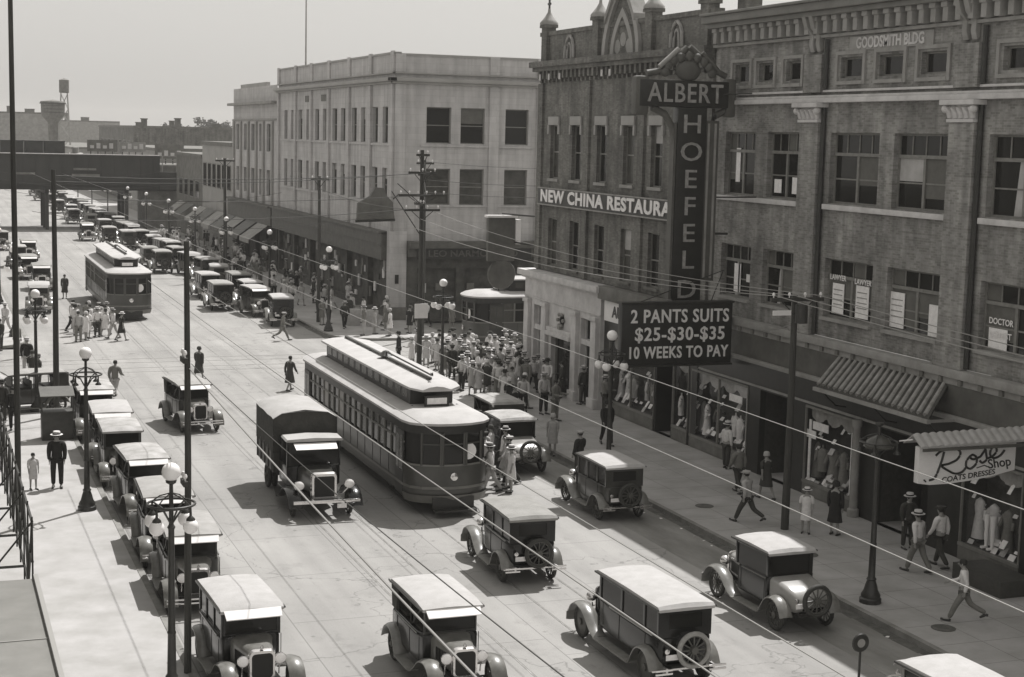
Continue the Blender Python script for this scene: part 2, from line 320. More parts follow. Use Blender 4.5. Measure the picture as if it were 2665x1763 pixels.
# ------------------------------------------------------------ facade helpers
class F:      # facade frame: u along the wall, z up, d outward
    def __init__(s, O, U, N): s.O = Vector(O); s.U = Vector(U); s.N = Vector(N)
    def p(s, u, z, d=0): q = s.O+s.U*u+s.N*d; return (q.x, q.y, z)
    def box(s, mb, u0, u1, z0, z1, d0, d1, mi=0):
        v = [s.p(u, z, d) for z in (z0, z1) for d in (d0, d1) for u in (u0, u1)]
        return mb.add(v, [(0, 2, 3, 1), (4, 5, 7, 6), (0, 1, 5, 4), (2, 6, 7, 3), (0, 4, 6, 2), (1, 3, 7, 5)], mi)
    def wall(s, mb, u0, u1, z0, z1, holes, dep=.35, mi=0, d=0):
        us = sorted({u0, u1, *[h[0] for h in holes], *[h[1] for h in holes]}); zs = sorted({z0, z1, *[h[2] for h in holes], *[h[3] for h in holes]})
        us = [u for u in us if u0 <= u <= u1]; zs = [z for z in zs if z0 <= z <= z1]
        for a, b in zip(us, us[1:]):
            for c, e in zip(zs, zs[1:]):
                um, zm = (a+b)/2, (c+e)/2
                if any(h[0] < um < h[1] and h[2] < zm < h[3] for h in holes): continue
                mb.quad(s.p(a, c, d), s.p(b, c, d), s.p(b, e, d), s.p(a, e, d), mi)
        for a, b, c, e in holes:
            for q in (((a, c), (b, c)), ((b, c), (b, e)), ((b, e), (a, e)), ((a, e), (a, c))):
                mb.quad(s.p(*q[0], d), s.p(*q[1], d), s.p(*q[1], d-dep), s.p(*q[0], d-dep), mi)
    def window(s, par, h, d=-.25, style='sash', m=None, pm=None, fw=.07):
        a, b, c, e = h; mb = MB(); m = m or M['frame']
        s.box(mb, a, a+fw, c, e, d, d+.08); s.box(mb, b-fw, b, c, e, d, d+.08); s.box(mb, a+fw, b-fw, c, c+fw, d, d+.08); s.box(mb, a+fw, b-fw, e-fw, e, d, d+.08)
        if style == 'sash': zm = (c+e)/2; s.box(mb, a+fw, b-fw, zm-.03, zm+.03, d, d+.07)
        if style == 'transom':
            zt = c+(e-c)*.70; s.box(mb, a+fw, b-fw, zt-.06, zt+.05, d, d+.11)
            for k in (1, 2, 3): u = a+(b-a)*k/4; s.box(mb, u-.025, u+.025, zt+.05, e-fw, d, d+.06)
            um = (a+b)/2; s.box(mb, um-.06, um+.06, c+fw, zt-.06, d, d+.09)
            for q0, q1 in ((a+fw, um-.06), (um+.06, b-fw)): s.box(mb, q0, q1, c+(zt-c)*.5-.025, c+(zt-c)*.5+.025, d, d+.06)
        w_ = mb.build('window', m, par)
        pn = MB(); pn.quad(s.p(a+.02, c+.02, d+.03), s.p(b-.02, c+.02, d+.03), s.p(b-.02, e-.02, d+.03), s.p(a+.02, e-.02, d+.03)); pn.build('pane', pm or M['glass'], w_)
        q = (hash((round(a*10), round(c*10))) % 100)/100
        if style == 'transom':
            um = (a+b)/2; zt = c+(e-c)*.70; rq = random.Random(int(a*37+c*11))
            for q0, q1 in ((a+fw, um-.06), (um+.06, b-fw)):
                k = rq.random()
                if k < .55: t_ = c+(zt-c)*rq.uniform(.1, .6); bl = MB(); bl.quad(s.p(q0, t_, d+.036), s.p(q1, t_, d+.036), s.p(q1, zt-.06, d+.036), s.p(q0, zt-.06, d+.036)); bl.build('blind', M['blind2'] if k < .38 else M['blind'], w_)
                elif k < .75: w2 = (q1-q0)*.3; bl = MB(); bl.quad(s.p(q0, c+fw, d+.036), s.p(q0+w2, c+fw, d+.036), s.p(q0+w2*.6, zt-.06, d+.036), s.p(q0, zt-.06, d+.036)); bl.build('curtain', M['blind'], w_)
            for kk in range(4):
                if rq.random() < .35: x0 = a+(b-a)*kk/4+.05; x1 = x0+(b-a)/4-.1; bl = MB(); bl.quad(s.p(x0, zt+.06, d+.036), s.p(x1, zt+.06, d+.036), s.p(x1, e-fw, d+.036), s.p(x0, e-fw, d+.036)); bl.build('transom_panel', M['blind2'], w_)
        elif q < .33 and e-c > 1:
            t_ = e-(e-c)*(.2+.9*q); bl = MB(); bl.quad(s.p(a+fw, t_, d+.036), s.p(b-fw, t_, d+.036), s.p(b-fw, e-fw, d+.036), s.p(a+fw, e-fw, d+.036)); bl.build('blind', M['blind'] if q < .25 else M['blind2'], w_)
        return w_
# ============================================================ BUILDINGS
FX = 29.5
FR = F((FX, 0), (0, 1), (-1, 0))
def P_(mb, name, m, par, **k): return mb.build(name, m, par, **k)
# ---- right brick building -------------------------------------------------
br = tag(empty('commercial_building', (FX, 38, 0)), 'three storey brick block with stone sills, capitals and bracketed cornice along the right pavement', 'building')
br.location = (0, 0, 0)
Y0, Y1 = 13.4, 56.4
piers = [48.78, 40.05, 31.3, 22.5]
big = []
for c0 in (44.3, 35.6, 26.9, 18.2):
    big += [(c0+.42, c0+3.4), (c0-3.35, c0-.42)]
bay0 = [(49.75, 52.05), (52.98, 55.35)]
holes = []
W2 = [(a, b, 10.5, 12.92) for a, b in bay0+big]; W1 = [(a, b, 6.55, 8.6) for a, b in bay0+big]
SM = []
for c0 in (44.3, 35.6, 26.9, 18.2): SM += [(c0-2.97, c0-1.67, 14.76, 15.46), (c0-.65, c0+.67, 14.76, 15.46), (c0+1.7, c0+3.0, 14.76, 15.46)]
SM += [(49.95, 50.95, 14.76, 15.46), (51.9, 52.95, 14.76, 15.46), (53.7, 54.8, 14.76, 15.46)]
mb = MB(); FR.wall(mb, Y0, Y1, 5.85, 17.0, W1+W2+SM)
for a, b in ((Y0, Y1),):
    mb.box(FX+.02, FX+14, a, b, 16.7, 16.9)                      # roof deck
    mb.quad((FX, b, 5.85), (FX+14, b, 5.85), (FX+14, b, 17), (FX, b, 17)); mb.quad((FX, a, 5.85), (FX+14, a, 5.85), (FX+14, a, 17), (FX, a, 17)); mb.quad((FX+14, a, 0), (FX+14, b, 0), (FX+14, b, 17), (FX+14, a, 17))
P_(mb, 'wall', M['brickR'], br)
for i, h in enumerate(W2+W1):
    random.seed(i+3); FR.window(br, h, -.27, 'transom', pm=M['glass'])
for h in SM: FR.window(br, h, -.25, 'plain')
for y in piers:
    mb = MB(); mb.tube([(FX-.12, y-.73, 5.9), (FX-.12, y-.73, 13.9)], .085, 8); mb.tube([(FX-.12, y-.73, 14.42), (FX-.12, y-.73, 16.1)], .085, 8); P_(mb, 'pilaster_shade_tube', M['iron'], br)  # dark tubes added for the shaded side face of each pilaster
    mb = MB(); FR.box(mb, y-.62, y+.62, 5.86, 13.25, .001, .26); FR.box(mb, y-.7, y+.7, 5.86, 6.5, .001, .32)
    FR.box(mb, y-.58, y+.58, 14.3, 15.6, .001, .22); P_(mb, 'pilaster', M['brickR'], br)
    mb = MB()                                                     # leafy capital: bell, leaves, volutes, abacus
    FR.box(mb, y-.66, y+.66, 13.26, 13.36, .001, .34); FR.box(mb, y-.60, y+.60, 13.36, 13.78, .001, .27); FR.box(mb, y-.84, y+.84, 13.78, 13.93, .001, .5)
    for k in range(5):
        u = y-.56+k*.28
        mb.loft([[FR.p(u-.1, 13.38, .27), FR.p(u+.1, 13.38, .27), FR.p(u+.08, 13.38, .31), FR.p(u-.08, 13.38, .31)], [FR.p(u-.12, 13.56, .27), FR.p(u+.12, 13.56, .27), FR.p(u+.09, 13.56, .37), FR.p(u-.09, 13.56, .37)], [FR.p(u-.03, 13.74, .27), FR.p(u+.03, 13.74, .27), FR.p(u+.03, 13.70, .48), FR.p(u-.03, 13.70, .48)]])
    for s_ in (-1, 1): mb.ball(FR.p(y+s_*.68, 13.66, .36), .13, 10, 6)
    P_(mb, 'capital', M['stoneL'], br, bevel=.012)
    mb = MB()                                                     # big paired cornice brackets over each pilaster
    for s_ in (-.34, .1):
        prof = [(.0, 15.75), (.12, 15.7), (.2, 15.95), (.18, 16.25), (.42, 16.5), (.55, 16.9), (.0, 16.9)]
        mb.loft([[FR.p(y+s_, z, d+.002) for d, z in prof], [FR.p(y+s_+.24, z, d+.002) for d, z in prof]])
    P_(mb, 'bracket', M['stoneM'], br, bevel=.015)
mb = MB(); FR.box(mb, Y0, Y1, 13.94, 14.10, .002, .30); FR.box(mb, Y0, Y1, 14.10, 14.2, .002, .20); FR.box(mb, Y0, Y1, 14.30, 14.38, .002, .12); P_(mb, 'string_course', M['stoneL'], br, bevel=.02)
mb = MB(); FR.box(mb, Y0, Y1, 16.17, 16.27, .002, .16); P_(mb, 'string_course', M['stoneM'], br)
for a, b in [(49.6, 56.0)]+[(c-3.55, c+3.55) for c in (44.3, 35.6, 26.9, 18.2)]:
    mb = MB(); FR.box(mb, a, b, 10.28, 10.46, .002, .16); P_(mb, 'sill', M['stoneL'], br, bevel=.015)
for a, b in bay0+big:
    mb = MB(); FR.box(mb, a-.05, b+.05, 6.44, 6.55, .002, .12); P_(mb, 'sill', M['stoneM'], br)
for h in SM:                                                       # raised brick frames round the small attic windows
    a, b, c, e = h; mb = MB()
    FR.box(mb, a-.26, a-.12, c-.22, e+.2, .001, .07); FR.box(mb, b+.12, b+.26, c-.22, e+.2, .001, .07); FR.box(mb, a-.12, b+.12, e+.08, e+.2, .001, .07); FR.box(mb, a-.12, b+.12, c-.22, c-.1, .001, .09); P_(mb, 'window_surround', M['stoneM'], br)

n = int((Y1-Y0)/.62)
for k in range(n):
    mb = MB(); u = Y0+.2+k*.62; FR.box(mb, u, u+.26, 16.3, 16.86, .001, .38); FR.box(mb, u-.03, u+.29, 16.72, 16.88, .001, .44); P_(mb, 'corbel', M['stoneM'], br, bevel=.02)
mb = MB(); FR.box(mb, Y0, Y1, 16.88, 17.06, .0, .55); FR.box(mb, Y0, Y1, 17.06, 17.34, .0, .74); FR.box(mb, Y0, Y1, 17.34, 17.44, -.3, .85); P_(mb, 'cornice', M['roofc'], br, bevel=.03)
# illegible raised building name between the attic windows and the cornice
pl = MB(); FR.box(pl, 42.0, 46.75, 15.66, 16.12, .002, .05); pl = P_(pl, 'name_plaque', M['stoneM'], br)
textobj('GOODSMITH BLDG', .50, .02, M['stoneL'], pl, face_mat((FX-.06, 44.37, 15.88), (0, -1, 0), (0, 0, 1)), sx=.88, bold=.014)
# storefront storey
SH = [(52.3, 57.0, .62, 3.35), (45.0, 48.1, .62, 3.35), (36.2, 39.0, .62, 3.35), (32.2, 35.4, .62, 3.35), (26, 30.3, .62, 3.35), (19, 24.5, .62, 3.35)]
DO = [(49.0, 51.4, .14, 3.35), (40.7, 43.6, .14, 3.35)]
mb = MB(); FR.wall(mb, Y0, Y1, 0, 4.45, SH+DO, .25, d=.22); P_(mb, 'shopfront', M['signd'], br)
mb = MB(); FR.box(mb, Y0, Y1, 4.45, 5.36, .0, .26); P_(mb, 'fascia', M['signf'], br)
mb = MB(); FR.box(mb, Y0, Y1, 4.30, 4.45, .24, .42); P_(mb, 'moulding', M['stoneM'], br, bevel=.015)
mb = MB(); FR.box(mb, Y0, Y1, 5.36, 5.58, .0, .30); FR.box(mb, Y0, Y1, 5.58, 5.85, .0, .42); P_(mb, 'ledge', M['stoneM'], br, bevel=.03)
for k in range(44):
    u = Y0+.3+k*.98
    if u < Y1-.3: mb = MB(); FR.box(mb, u, u+.16, 5.40, 5.56, .302, .38); P_(mb, 'dentil', M['stoneD'], br)
mb = MB(); FR.box(mb, Y0, Y1, 3.42, 3.5, .225, .27); P_(mb, 'transom_bar', M['stoneM'], br)
def shopwindow(par, h, face=F((FX-.22, 0), (0, 1), (-1, 0)), depth=.9, base=M['stoneD']):
    a, b, c, e = h; mb = MB(); f = face
    for q in (((a, c), (b, c)), ((b, c), (b, e)), ((b, e), (a, e)), ((a, e), (a, c))): mb.quad(f.p(*q[0], -.26), f.p(*q[1], -.26), f.p(*q[1], -depth), f.p(*q[0], -depth))
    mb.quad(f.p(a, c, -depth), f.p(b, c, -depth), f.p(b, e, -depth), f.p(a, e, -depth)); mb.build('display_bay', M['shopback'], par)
    mb = MB(); f.box(mb, a, b, .15, c-.04, .003, .05); mb.build('stall_riser', base, par, bevel=.01)
    mb = MB(); n = max(1, round((b-a)/2.4))
    f.box(mb, a, b, c-.04, c+.06, -.04, .07); f.box(mb, a, b, e-.08, e, -.04, .04)
    for k in range(n+1): u = a+(b-a)*k/n; f.box(mb, max(a, u-.04), min(b, u+.04), c+.06, e-.08, -.04, .04)
    w_ = mb.build('window', M['frame'], par)
    mb = MB(); rings = []; N = 40                                   # draped cloth valance inside the head of the window
    for k in range(N+1):
        u = a+.08+(b-a-.16)*k/N; d = -.12-.05*abs(math.sin(k*.9)); dr = .35+.22*abs(math.sin(pi*k*max(1, round((b-a)/1.2))/N)); rings.append([f.p(u, e-.08, d), f.p(u, e-dr, d-.02), f.p(u, e-dr, d-.04), f.p(u, e-.08, d-.03)])
    mb.loft(rings); mb.build('valance', M['wood_l'] if int(a*10) % 2 else M['stoneM'], par, smooth=60)
    pn = MB(); pn.quad(f.p(a, c, -.02), f.p(b, c, -.02), f.p(b, e, -.02), f.p(a, e, -.02)); pn.build('pane', M['shopglass'], w_)
g = bpy.data.materials.new('shop_plate_glass'); g.use_nodes = True; n_ = g.node_tree; n_.nodes.clear()
o_ = n_.nodes.new('ShaderNodeOutputMaterial'); mxs = n_.nodes.new('ShaderNodeMixShader'); tr = n_.nodes.new('ShaderNodeBsdfTransparent'); gl = n_.nodes.new('ShaderNodeBsdfGlossy'); gl.inputs['Roughness'].default_value = .03
fr = n_.nodes.new('ShaderNodeFresnel'); fr.inputs[0].default_value = 1.22; mxs.inputs[0].default_value = .055; n_.links.new(tr.outputs[0], mxs.inputs[1]); n_.links.new(gl.outputs[0], mxs.inputs[2]); n_.links.new(mxs.outputs[0], o_.inputs[0]); M['shopglass'] = g
for h in SH: shopwindow(br, h)
for a, b, c, e in DO:          # recessed entrances: door leaf, side glass
    mb = MB(); mb.quad(FR.p(a, c, -.02), FR.p(a, c, -1.6), FR.p(a, e, -1.6), FR.p(a, e, -.02)); mb.quad(FR.p(b, c, -.02), FR.p(b, c, -1.6), FR.p(b, e, -1.6), FR.p(b, e, -.02)); mb.quad(FR.p(a, e, -.02), FR.p(b, e, -.02), FR.p(b, e, -1.6), FR.p(a, e, -1.6)); mb.quad(FR.p(a, c, -1.6), FR.p(b, c, -1.6), FR.p(b, e, -1.6), FR.p(a, e, -1.6)); P_(mb, 'entrance_recess', M['wood_d'], br)
    m_ = (a+b)/2; mb = MB(); FR.box(mb, m_-.5, m_+.5, .14, 2.35, -1.59, -1.53); dd = P_(mb, 'door', M['frame'], br)
    mb = MB(); FR.box(mb, m_-.36, m_+.36, .9, 2.2, -1.525, -1.52); P_(mb, 'pane', M['glass'], dd)
# roof clutter behind the parapet
for (y, sx, h, nm, lb) in ((55.6, .7, 1.5, 'chimney', 'stubby dark chimney at the north end of the brick block roof'), (44.4, .5, 1.1, 'chimney', 'small chimney midway along the brick block roof')):
    mb = MB(); mb.box(FX+.6, FX+.6+sx, y-sx/2, y+sx/2, 16.9, 17.4+h*.6); mb.box(FX+.5, FX+.7+sx, y-sx/2-.1, y+sx/2+.1, 17.4+h*.6, 17.4+h*.6+.18); P_(mb, nm, M['brickC'], br)
# tiled canopy over the entrance
ca = tag(empty('tiled_canopy'), 'sloping canopy of ribbed clay tiles over the shop entrance on the right', 'canopy')
mb = MB(); rings = []
for k in range(19*6+1):
    t = k/(19*6); u0 = 46.15+(39.95-46.15)*t; u1 = 45.7+(39.3-45.7)*t; d = .10*abs(math.sin(pi*t*19))
    rings.append([(FX-.28, u0, 5.28+d), (FX-1.35, u1, 4.46+d), (FX-1.35, u1, 4.40), (FX-.28, u0, 5.20)])
mb.loft(rings); mb.build('tiles', M['tile'], ca, smooth=50)
for k in range(19):
    t = (k+.5)/19; u0 = 46.15-6.2*t; u1 = 45.7-6.4*t; MB().tube([(FX-.28, u0, 5.34), (FX-1.36, u1, 4.52)], [.07, .085], 8).build('cover_tile', M['tile2'], ca, smooth=60)
mb = MB(); mb.box(FX-1.45, FX-1.3, 39.25, 45.75, 4.28, 4.40); mb.box(FX-1.3, FX-.27, 39.3, 39.38, 4.3, 4.38); mb.box(FX-1.3, FX-.27, 45.6, 45.68, 4.3, 4.38); mb.build('fascia_board', M['stoneM'], ca)
for y in (39.5, 42.5, 45.5):
    mb = MB(); mb.tube([(FX-.28, y, 3.7), (FX-.7, y, 3.78), (FX-1.25, y, 4.28)], .03, 6); mb.build('bracket', M['iron'], ca)
# entrance column
mb = MB(); mb.lathe([(.2, 0), (.2, .25), (.14, .3), (.12, 3.0), (.17, 3.1), (.17, 3.3)], (29.1, 44.55, .14), 12); tag(mb.build('shop_column', M['stoneM'], None, smooth=40), 'pale round column at the corner of the shop window under the tiled canopy', 'column')

# ---- corner china restaurant building ------------------------------------
cb = tag(empty('corner_building'), 'dark brick corner building with pointed parapet gable, finials and tall narrow windows', 'building')
A0, A1 = 56.5, 75.3
cw = [61.53, 64.4, 67.38, 70.4, 73.2]
H2 = [(y-.56, y+.56, 10.52, 13.15) for y in cw]+[(58.2, 59.3, 10.52, 13.15)]; H1 = [(y-.56, y+.56, 6.2, 8.55) for y in cw]+[(58.2, 59.3, 6.2, 8.55)]
mb = MB(); FR.wall(mb, A0, A1, 5.9, 16.3, H1+H2, .3)
FN = F((0, A1), (1, 0), (0, 1)); FN.wall(mb, FX, FX+16, 0, 16.3, [(FX+2+k*3, FX+3.1+k*3, z, z+2.4) for k in range(4) for z in (6.2, 10.5)], .3)
mb.box(FX+.03, FX+16, A0, A1-.02, 16.0, 16.2); P_(mb, 'wall', M['brickC'], cb)
for i, h in enumerate(H2+H1): FR.window(cb, h, -.24, 'sash', pm=M['glass2'] if i % 3 == 1 else M['glass'], fw=.06)
for k in range(4):
    for z in (6.2, 10.5): FN.window(cb, (FX+2+k*3, FX+3.1+k*3, z, z+2.4), -.24, 'sash')
for a, b, c, e in H2:          # pale hood moulds with drop ends
    mb = MB(); FR.box(mb, a-.13, b+.13, e+.0, e+.42, .002, .12); FR.box(mb, a-.2, a-.02, e-.45, e+.0, .002, .12); FR.box(mb, b+.02, b+.2, e-.45, e+.0, .002, .12); P_(mb, 'hood_mould', M['terraD'], cb, bevel=.03)
    mb = MB(); FR.box(mb, a-.12, b+.12, c-.14, c, .002, .1); P_(mb, 'sill', M['stoneM'], cb)
for a, b, c, e in H1:
    mb = MB(); FR.box(mb, a-.1, b+.1, c-.12, c, .002, .1); P_(mb, 'sill', M['stoneD'], cb)
for y in (56.65, 62.95, 69.0, 75.0): mb = MB(); FR.box(mb, y-.3, y+.3, 5.92, 15.2, .001, .13); P_(mb, 'pier', M['brickC'], cb)
y = A0+.1                      # corbel table
while y < A1-.2: mb = MB(); FR.box(mb, y, y+.22, 15.42, 15.8, .001, .26); FR.box(mb, y+.02, y+.2, 15.25, 15.42, .001, .16); y += .52; P_(mb, 'corbel', M['brickC'], cb)
mb = MB(); FR.box(mb, A0, A1+.3, 15.8, 16.0, .0, .36); FR.box(mb, A0, A1+.4, 16.0, 16.28, .0, .52); P_(mb, 'cornice', M['brickC'], cb, bevel=.02)
for y in (58.7, 60.3, 66, 66.9, 72.0, 73.4, 74.6): mb = MB(); FR.box(mb, y, y+.2, 15.36, 15.66, .27, .3); P_(mb, 'corbel_boss', M['stoneL'], cb)
mb = MB(); FR.box(mb, A0, A1, 16.3, 17.55, -.3, .02); FR.box(mb, A0, A1, 17.55, 17.75, -.35, .1); mb.box(FX, FX+16, A1-.3, A1, 16.3, 17.6); P_(mb, 'parapet', M['brickC'], cb)
for y in (57.2, 62.38, 68.12, 74.5):      # turrets with domed caps and crosses
    mb = MB(); FR.box(mb, y-.34, y+.34, 16.3, 18.0, -.3, .2); FR.box(mb, y-.42, y+.42, 17.95, 18.1, -.38, .28); tu = P_(mb, 'turret', M['brickC'], cb)
    mb = MB(); c = (FX+.05, y, 18.1); mb.lathe([(.46, 0), (.46, .1), (.34, .24), (.2, .42), (.08, .62), (.06, .8)], c, 12); P_(mb, 'cap', M['stoneM'], tu, smooth=40)
    mb = MB(); mb.box(c[0]-.04, c[0]+.04, y-.04, y+.04, 18.85, 19.4); mb.box(c[0]-.035, c[0]+.035, y-.17, y+.17, 19.08, 19.18); mb.ball((c[0], y, 19.42), .07, 8, 6); P_(mb, 'finial', M['iron'], tu)
def gable(yc, hw, z0, zt, lw):
    n = 10; pts = []
    for k in range(n+1):       # pointed arch: two arcs
        t = k/n; pts.append((-hw*(1-t**1.7), z0+(zt-z0)*t**.85))
    full = pts+[(-a, b) for a, b in reversed(pts[:-1])]
    mb = MB(); mb.loft([[FR.p(yc+a, b, .03) for a, b in full], [FR.p(yc+a, b, -.25) for a, b in full]]); P_(mb, 'gable', M['brickC'], cb)
    mb = MB()
    for q, dd in ((1.0, .16), (.62, .08)):
        o = [(a*q, z0+(b-z0)*q) for a, b in full]; i = [(a*(q-.16), z0+(b-z0)*(q-.12)) for a, b in full]
        for j in range(len(o)-1):
            a_, b_, c_, d_ = o[j], o[j+1], i[j+1], i[j]
            mb.loft([[FR.p(yc+x, z, .031) for x, z in (a_, b_, c_, d_)], [FR.p(yc+x, z, dd+.04) for x, z in (a_, b_, c_, d_)]])
    P_(mb, 'arch_moulding', M['terraD'], cb, bevel=.0)
    mb = MB()
    for q in (-.55, 0, .55): mb.lathe([(lw*.32, 0), (lw*.32, .06), (lw*.12, .08)], FR.p(yc+q*hw*.55, z0+.35+(.3 if q == 0 else 0), .04)[:3], 10, 'x')
    P_(mb, 'gable_rosettes', M['stoneM'], cb)
gable(65.3, 2.0, 16.3, 19.6, 1); 
mb = MB(); mb.loft([[FR.p(65.3-1.6, 18.0, .3), FR.p(65.3, 20.1, .3), FR.p(65.3+1.6, 18.0, .3), FR.p(65.3+1.6, 17.7, .3), FR.p(65.3, 19.75, .3), FR.p(65.3-1.6, 17.7, .3)], [FR.p(65.3-1.6, 18.0, -.4), FR.p(65.3, 20.1, -.4), FR.p(65.3+1.6, 18.0, -.4), FR.p(65.3+1.6, 17.7, -.4), FR.p(65.3, 19.75, -.4), FR.p(65.3-1.6, 17.7, -.4)]]); P_(mb, 'gable_coping', M['stoneM'], cb)
for yc, hw in ((71.4, .62), (59.8, .62), (58.9, .0)):
    if hw:
        mb = MB()
        for s_ in (-1, 1):
            pts = [(s_*.55, 16.35), (s_*.5, 16.9), (s_*.3, 17.25), (s_*.06, 17.4)]
            mb.tube([FR.p(yc+a, b, .1) for a, b in pts], .08, 6)
            mb.tube([FR.p(yc+a*.45, 16.35+(b-16.35)*.7, .1) for a, b in pts], .06, 6)
        P_(mb, 'blind_arch', M['terraD'], cb)
# white lettered board across the first floor
sg = MB(); FR.box(sg, 56.7, 74.75, 9.24, 10.0, .14, .22); sg = tag(sg.build('restaurant_sign', M['signd']), 'long dark board with white NEW CHINA RESTAURANT lettering across the corner building', 'sign')
textobj('NEW CHINA RESTAURANT', .82, .015, M['white'], sg, face_mat((FX-.235, 74.35, 9.62), (0, -1, 0), (0, 0, 1)), align='LEFT', fit=16.7, bold=.03, space=1.1)
mb = MB(); FR.box(mb, 56.7, 74.75, 10.0, 10.06, .14, .26); FR.box(mb, 56.7, 74.75, 9.18, 9.24, .14, .26); mb.build('board_edge', M['stoneM'], sg)
# ground floor: stone bank front, then dark shop
FB = F((29.05, 0), (0, 1), (-1, 0))
bk = [(73.2, 74.3, .14, 4.15), (69.1, 71.9, .14, 2.9), (66.7, 68.2, .14, 4.15)]
mb = MB(); FB.wall(mb, 65.9, 75.6, 0, 5.42, bk, .4); mb.quad((29.05, 75.6, 0), (35, 75.6, 0), (35, 75.6, 5.42), (29.05, 75.6, 5.42)); mb.quad((29.05, 65.9, 0), (29.5, 65.9, 0), (29.5, 65.9, 5.42), (29.05, 65.9, 5.42)); P_(mb, 'stone_front', M['stoneL'], cb)
mb = MB(); FB.box(mb, 65.8, 75.8, 5.42, 5.55, -.5, .15); FB.box(mb, 65.7, 75.95, 5.55, 5.85, -.6, .35); FB.box(mb, 65.9, 75.6, 4.45, 4.52, 0, .06); P_(mb, 'stone_cornice', M['stoneL'], cb, bevel=.03)
for y in (74.95, 72.55, 68.65, 66.3): mb = MB(); FB.box(mb, y-.3, y+.3, .14, 4.4, .002, .2); FB.box(mb, y-.38, y+.38, .14, .6, .002, .28); FB.box(mb, y-.36, y+.36, 4.2, 4.4, .2, .26); P_(mb, 'stone_pilaster', M['stoneL'], cb, bevel=.02)
mb = MB(); FB.box(mb, 68.95, 72.1, 2.9, 3.1, .002, .3); FB.box(mb, 69.0, 72.05, 3.1, 3.3, .002, .22); P_(mb, 'door_head', M['stoneL'], cb, bevel=.02)
mb = MB(); mb.lathe([(.3, 0), (.34, .05), (.2, .12), (.05, .15)], FB.p(70.5, 3.75, 0), 14, 'x'); FB.box(mb, 70.35, 70.65, 3.3, 3.5, .0, .2)
for k in range(6): a = k*pi/3; mb.ball(FB.p(70.5+.32*cos(a), 3.75+.3*sin(a), .1), .1, 8, 5)
P_(mb, 'carved_crest', M['stoneM'], cb)
for a, b, c, e in bk:
    zt = 2.95 if e > 3 else 99
    mb = MB(); FB.box(mb, a, a+.1, c, e, -.35, -.25); FB.box(mb, b-.1, b, c, e, -.35, -.25); FB.box(mb, a, b, e-.1, e, -.35, -.25)
    if e > 3: FB.box(mb, a, b, 2.9, 3.15, -.35, -.05)
    w_ = P_(mb, 'window' if e > 3 else 'door', M['stoneL'] if e > 3 else M['frame'], cb)
    mb = MB(); mb.quad(FB.p(a, c, -.33), FB.p(b, c, -.33), FB.p(b, e, -.33), FB.p(a, e, -.33)); P_(mb, 'pane', M['glass'], w_)
sh2 = [(60.4, 65.2, .7, 3.6), (57.2, 58.6, .7, 3.6)]
FS = F((29.25, 0), (0, 1), (-1, 0))
mb = MB(); FS.wall(mb, A0, 65.88, 0, 5.3, sh2+[(58.75, 60.25, .14, 3.6)], .25); mb.quad((29.25, 58.75, .14), (31, 58.9, .14), (31, 58.9, 3.6), (29.25, 58.75, 3.6)); mb.quad((29.25, 60.25, .14), (31, 60.1, .14), (31, 60.1, 3.6), (29.25, 60.25, 3.6)); mb.quad((31, 58.9, .14), (31, 60.1, .14), (31, 60.1, 3.6), (31, 58.9, 3.6)); P_(mb, 'shopfront', M['signd'], cb)
mb = MB(); FS.box(mb, A0, 65.88, 5.3, 5.9, -.1, .4); P_(mb, 'shop_cornice', M['stoneD'], cb, bevel=.03)
for h in sh2: shopwindow(cb, h, FS)
sg = MB(); FS.box(sg, 59.6, 65.5, 4.35, 5.25, .05, .2); sg = tag(sg.build('shop_sign', M['white']), 'white shop board half hidden behind the suit sign, dark capitals', 'sign')
textobj('AUCTION', .7, .012, M['signd'], sg, face_mat((29.04, 64.6, 4.8), (0, -1, 0), (0, 0, 1)), align='LEFT', sx=1.1, bold=.02)
# dark box signs hanging at the far corner
cs = tag(empty('corner_sign'), 'dark box sign with pale edges hanging at the dark brick corner', 'sign')
mb = MB(); mb.box(27.9, 29.4, 78.2, 78.5, 6.0, 8.3); mb.build('sign_box', M['signf'], cs, bevel=.03)
mb = MB(); mb.box(27.8, 29.5, 78.1, 78.6, 8.3, 8.42); mb.box(29.42, 29.7, 78.15, 78.55, 6.9, 8.2); mb.build('sign_edge', M['white'], cs)
mb = MB(); mb.lathe([(.75, 0), (.8, .1), (.75, .2), (.3, .24)], (28.7, 78.2, 5.3), 20, 'y'); mb.build('sign_disc', M['signf'], cs, smooth=40)
mb = MB(); mb.tube([(29.6, 75.6, 8.5), (28.7, 78.3, 8.5)], .05, 6); mb.tube([(29.6, 75.6, 7), (29.4, 78.3, 7)], .05, 6); mb.build('bracket', M['iron'], cs)

# ---- three storey pale terracotta block across the side street -----------
tb = tag(empty('office_building'), 'pale three storey corner block with paired narrow windows and plain parapet', 'building')
B0, B1 = 101.6, 138.0
pairs = [(134.25, 135.64), (131.93, 133.05), (128.6, 130.25), (126.11, 127.35), (122.77, 124.28), (120.35, 121.71), (116.98, 118.66), (114.55, 116), (111.27, 112.85), (108.87, 110.27), (105.6, 107.14), (103.1, 104.61)]
hh = [(a+.12, b-.08, z0, z1) for a, b in pairs for z0, z1 in ((11.93, 14.36), (7.93, 10.25))]
mb = MB(); FR.wall(mb, B0, B1, 5.95, 17.8, hh, .35)
FY = F((0, B0), (1, 0), (0, -1))
sx = [(31.7, 33.43), (34.1, 35.83), (37.3, 38.98), (41.0, 42.7), (44.0, 45.7)]
hs = [(a, b, z0, z1) for a, b in sx for z0, z1 in ((11.98, 14.38), (7.88, 10.3))]
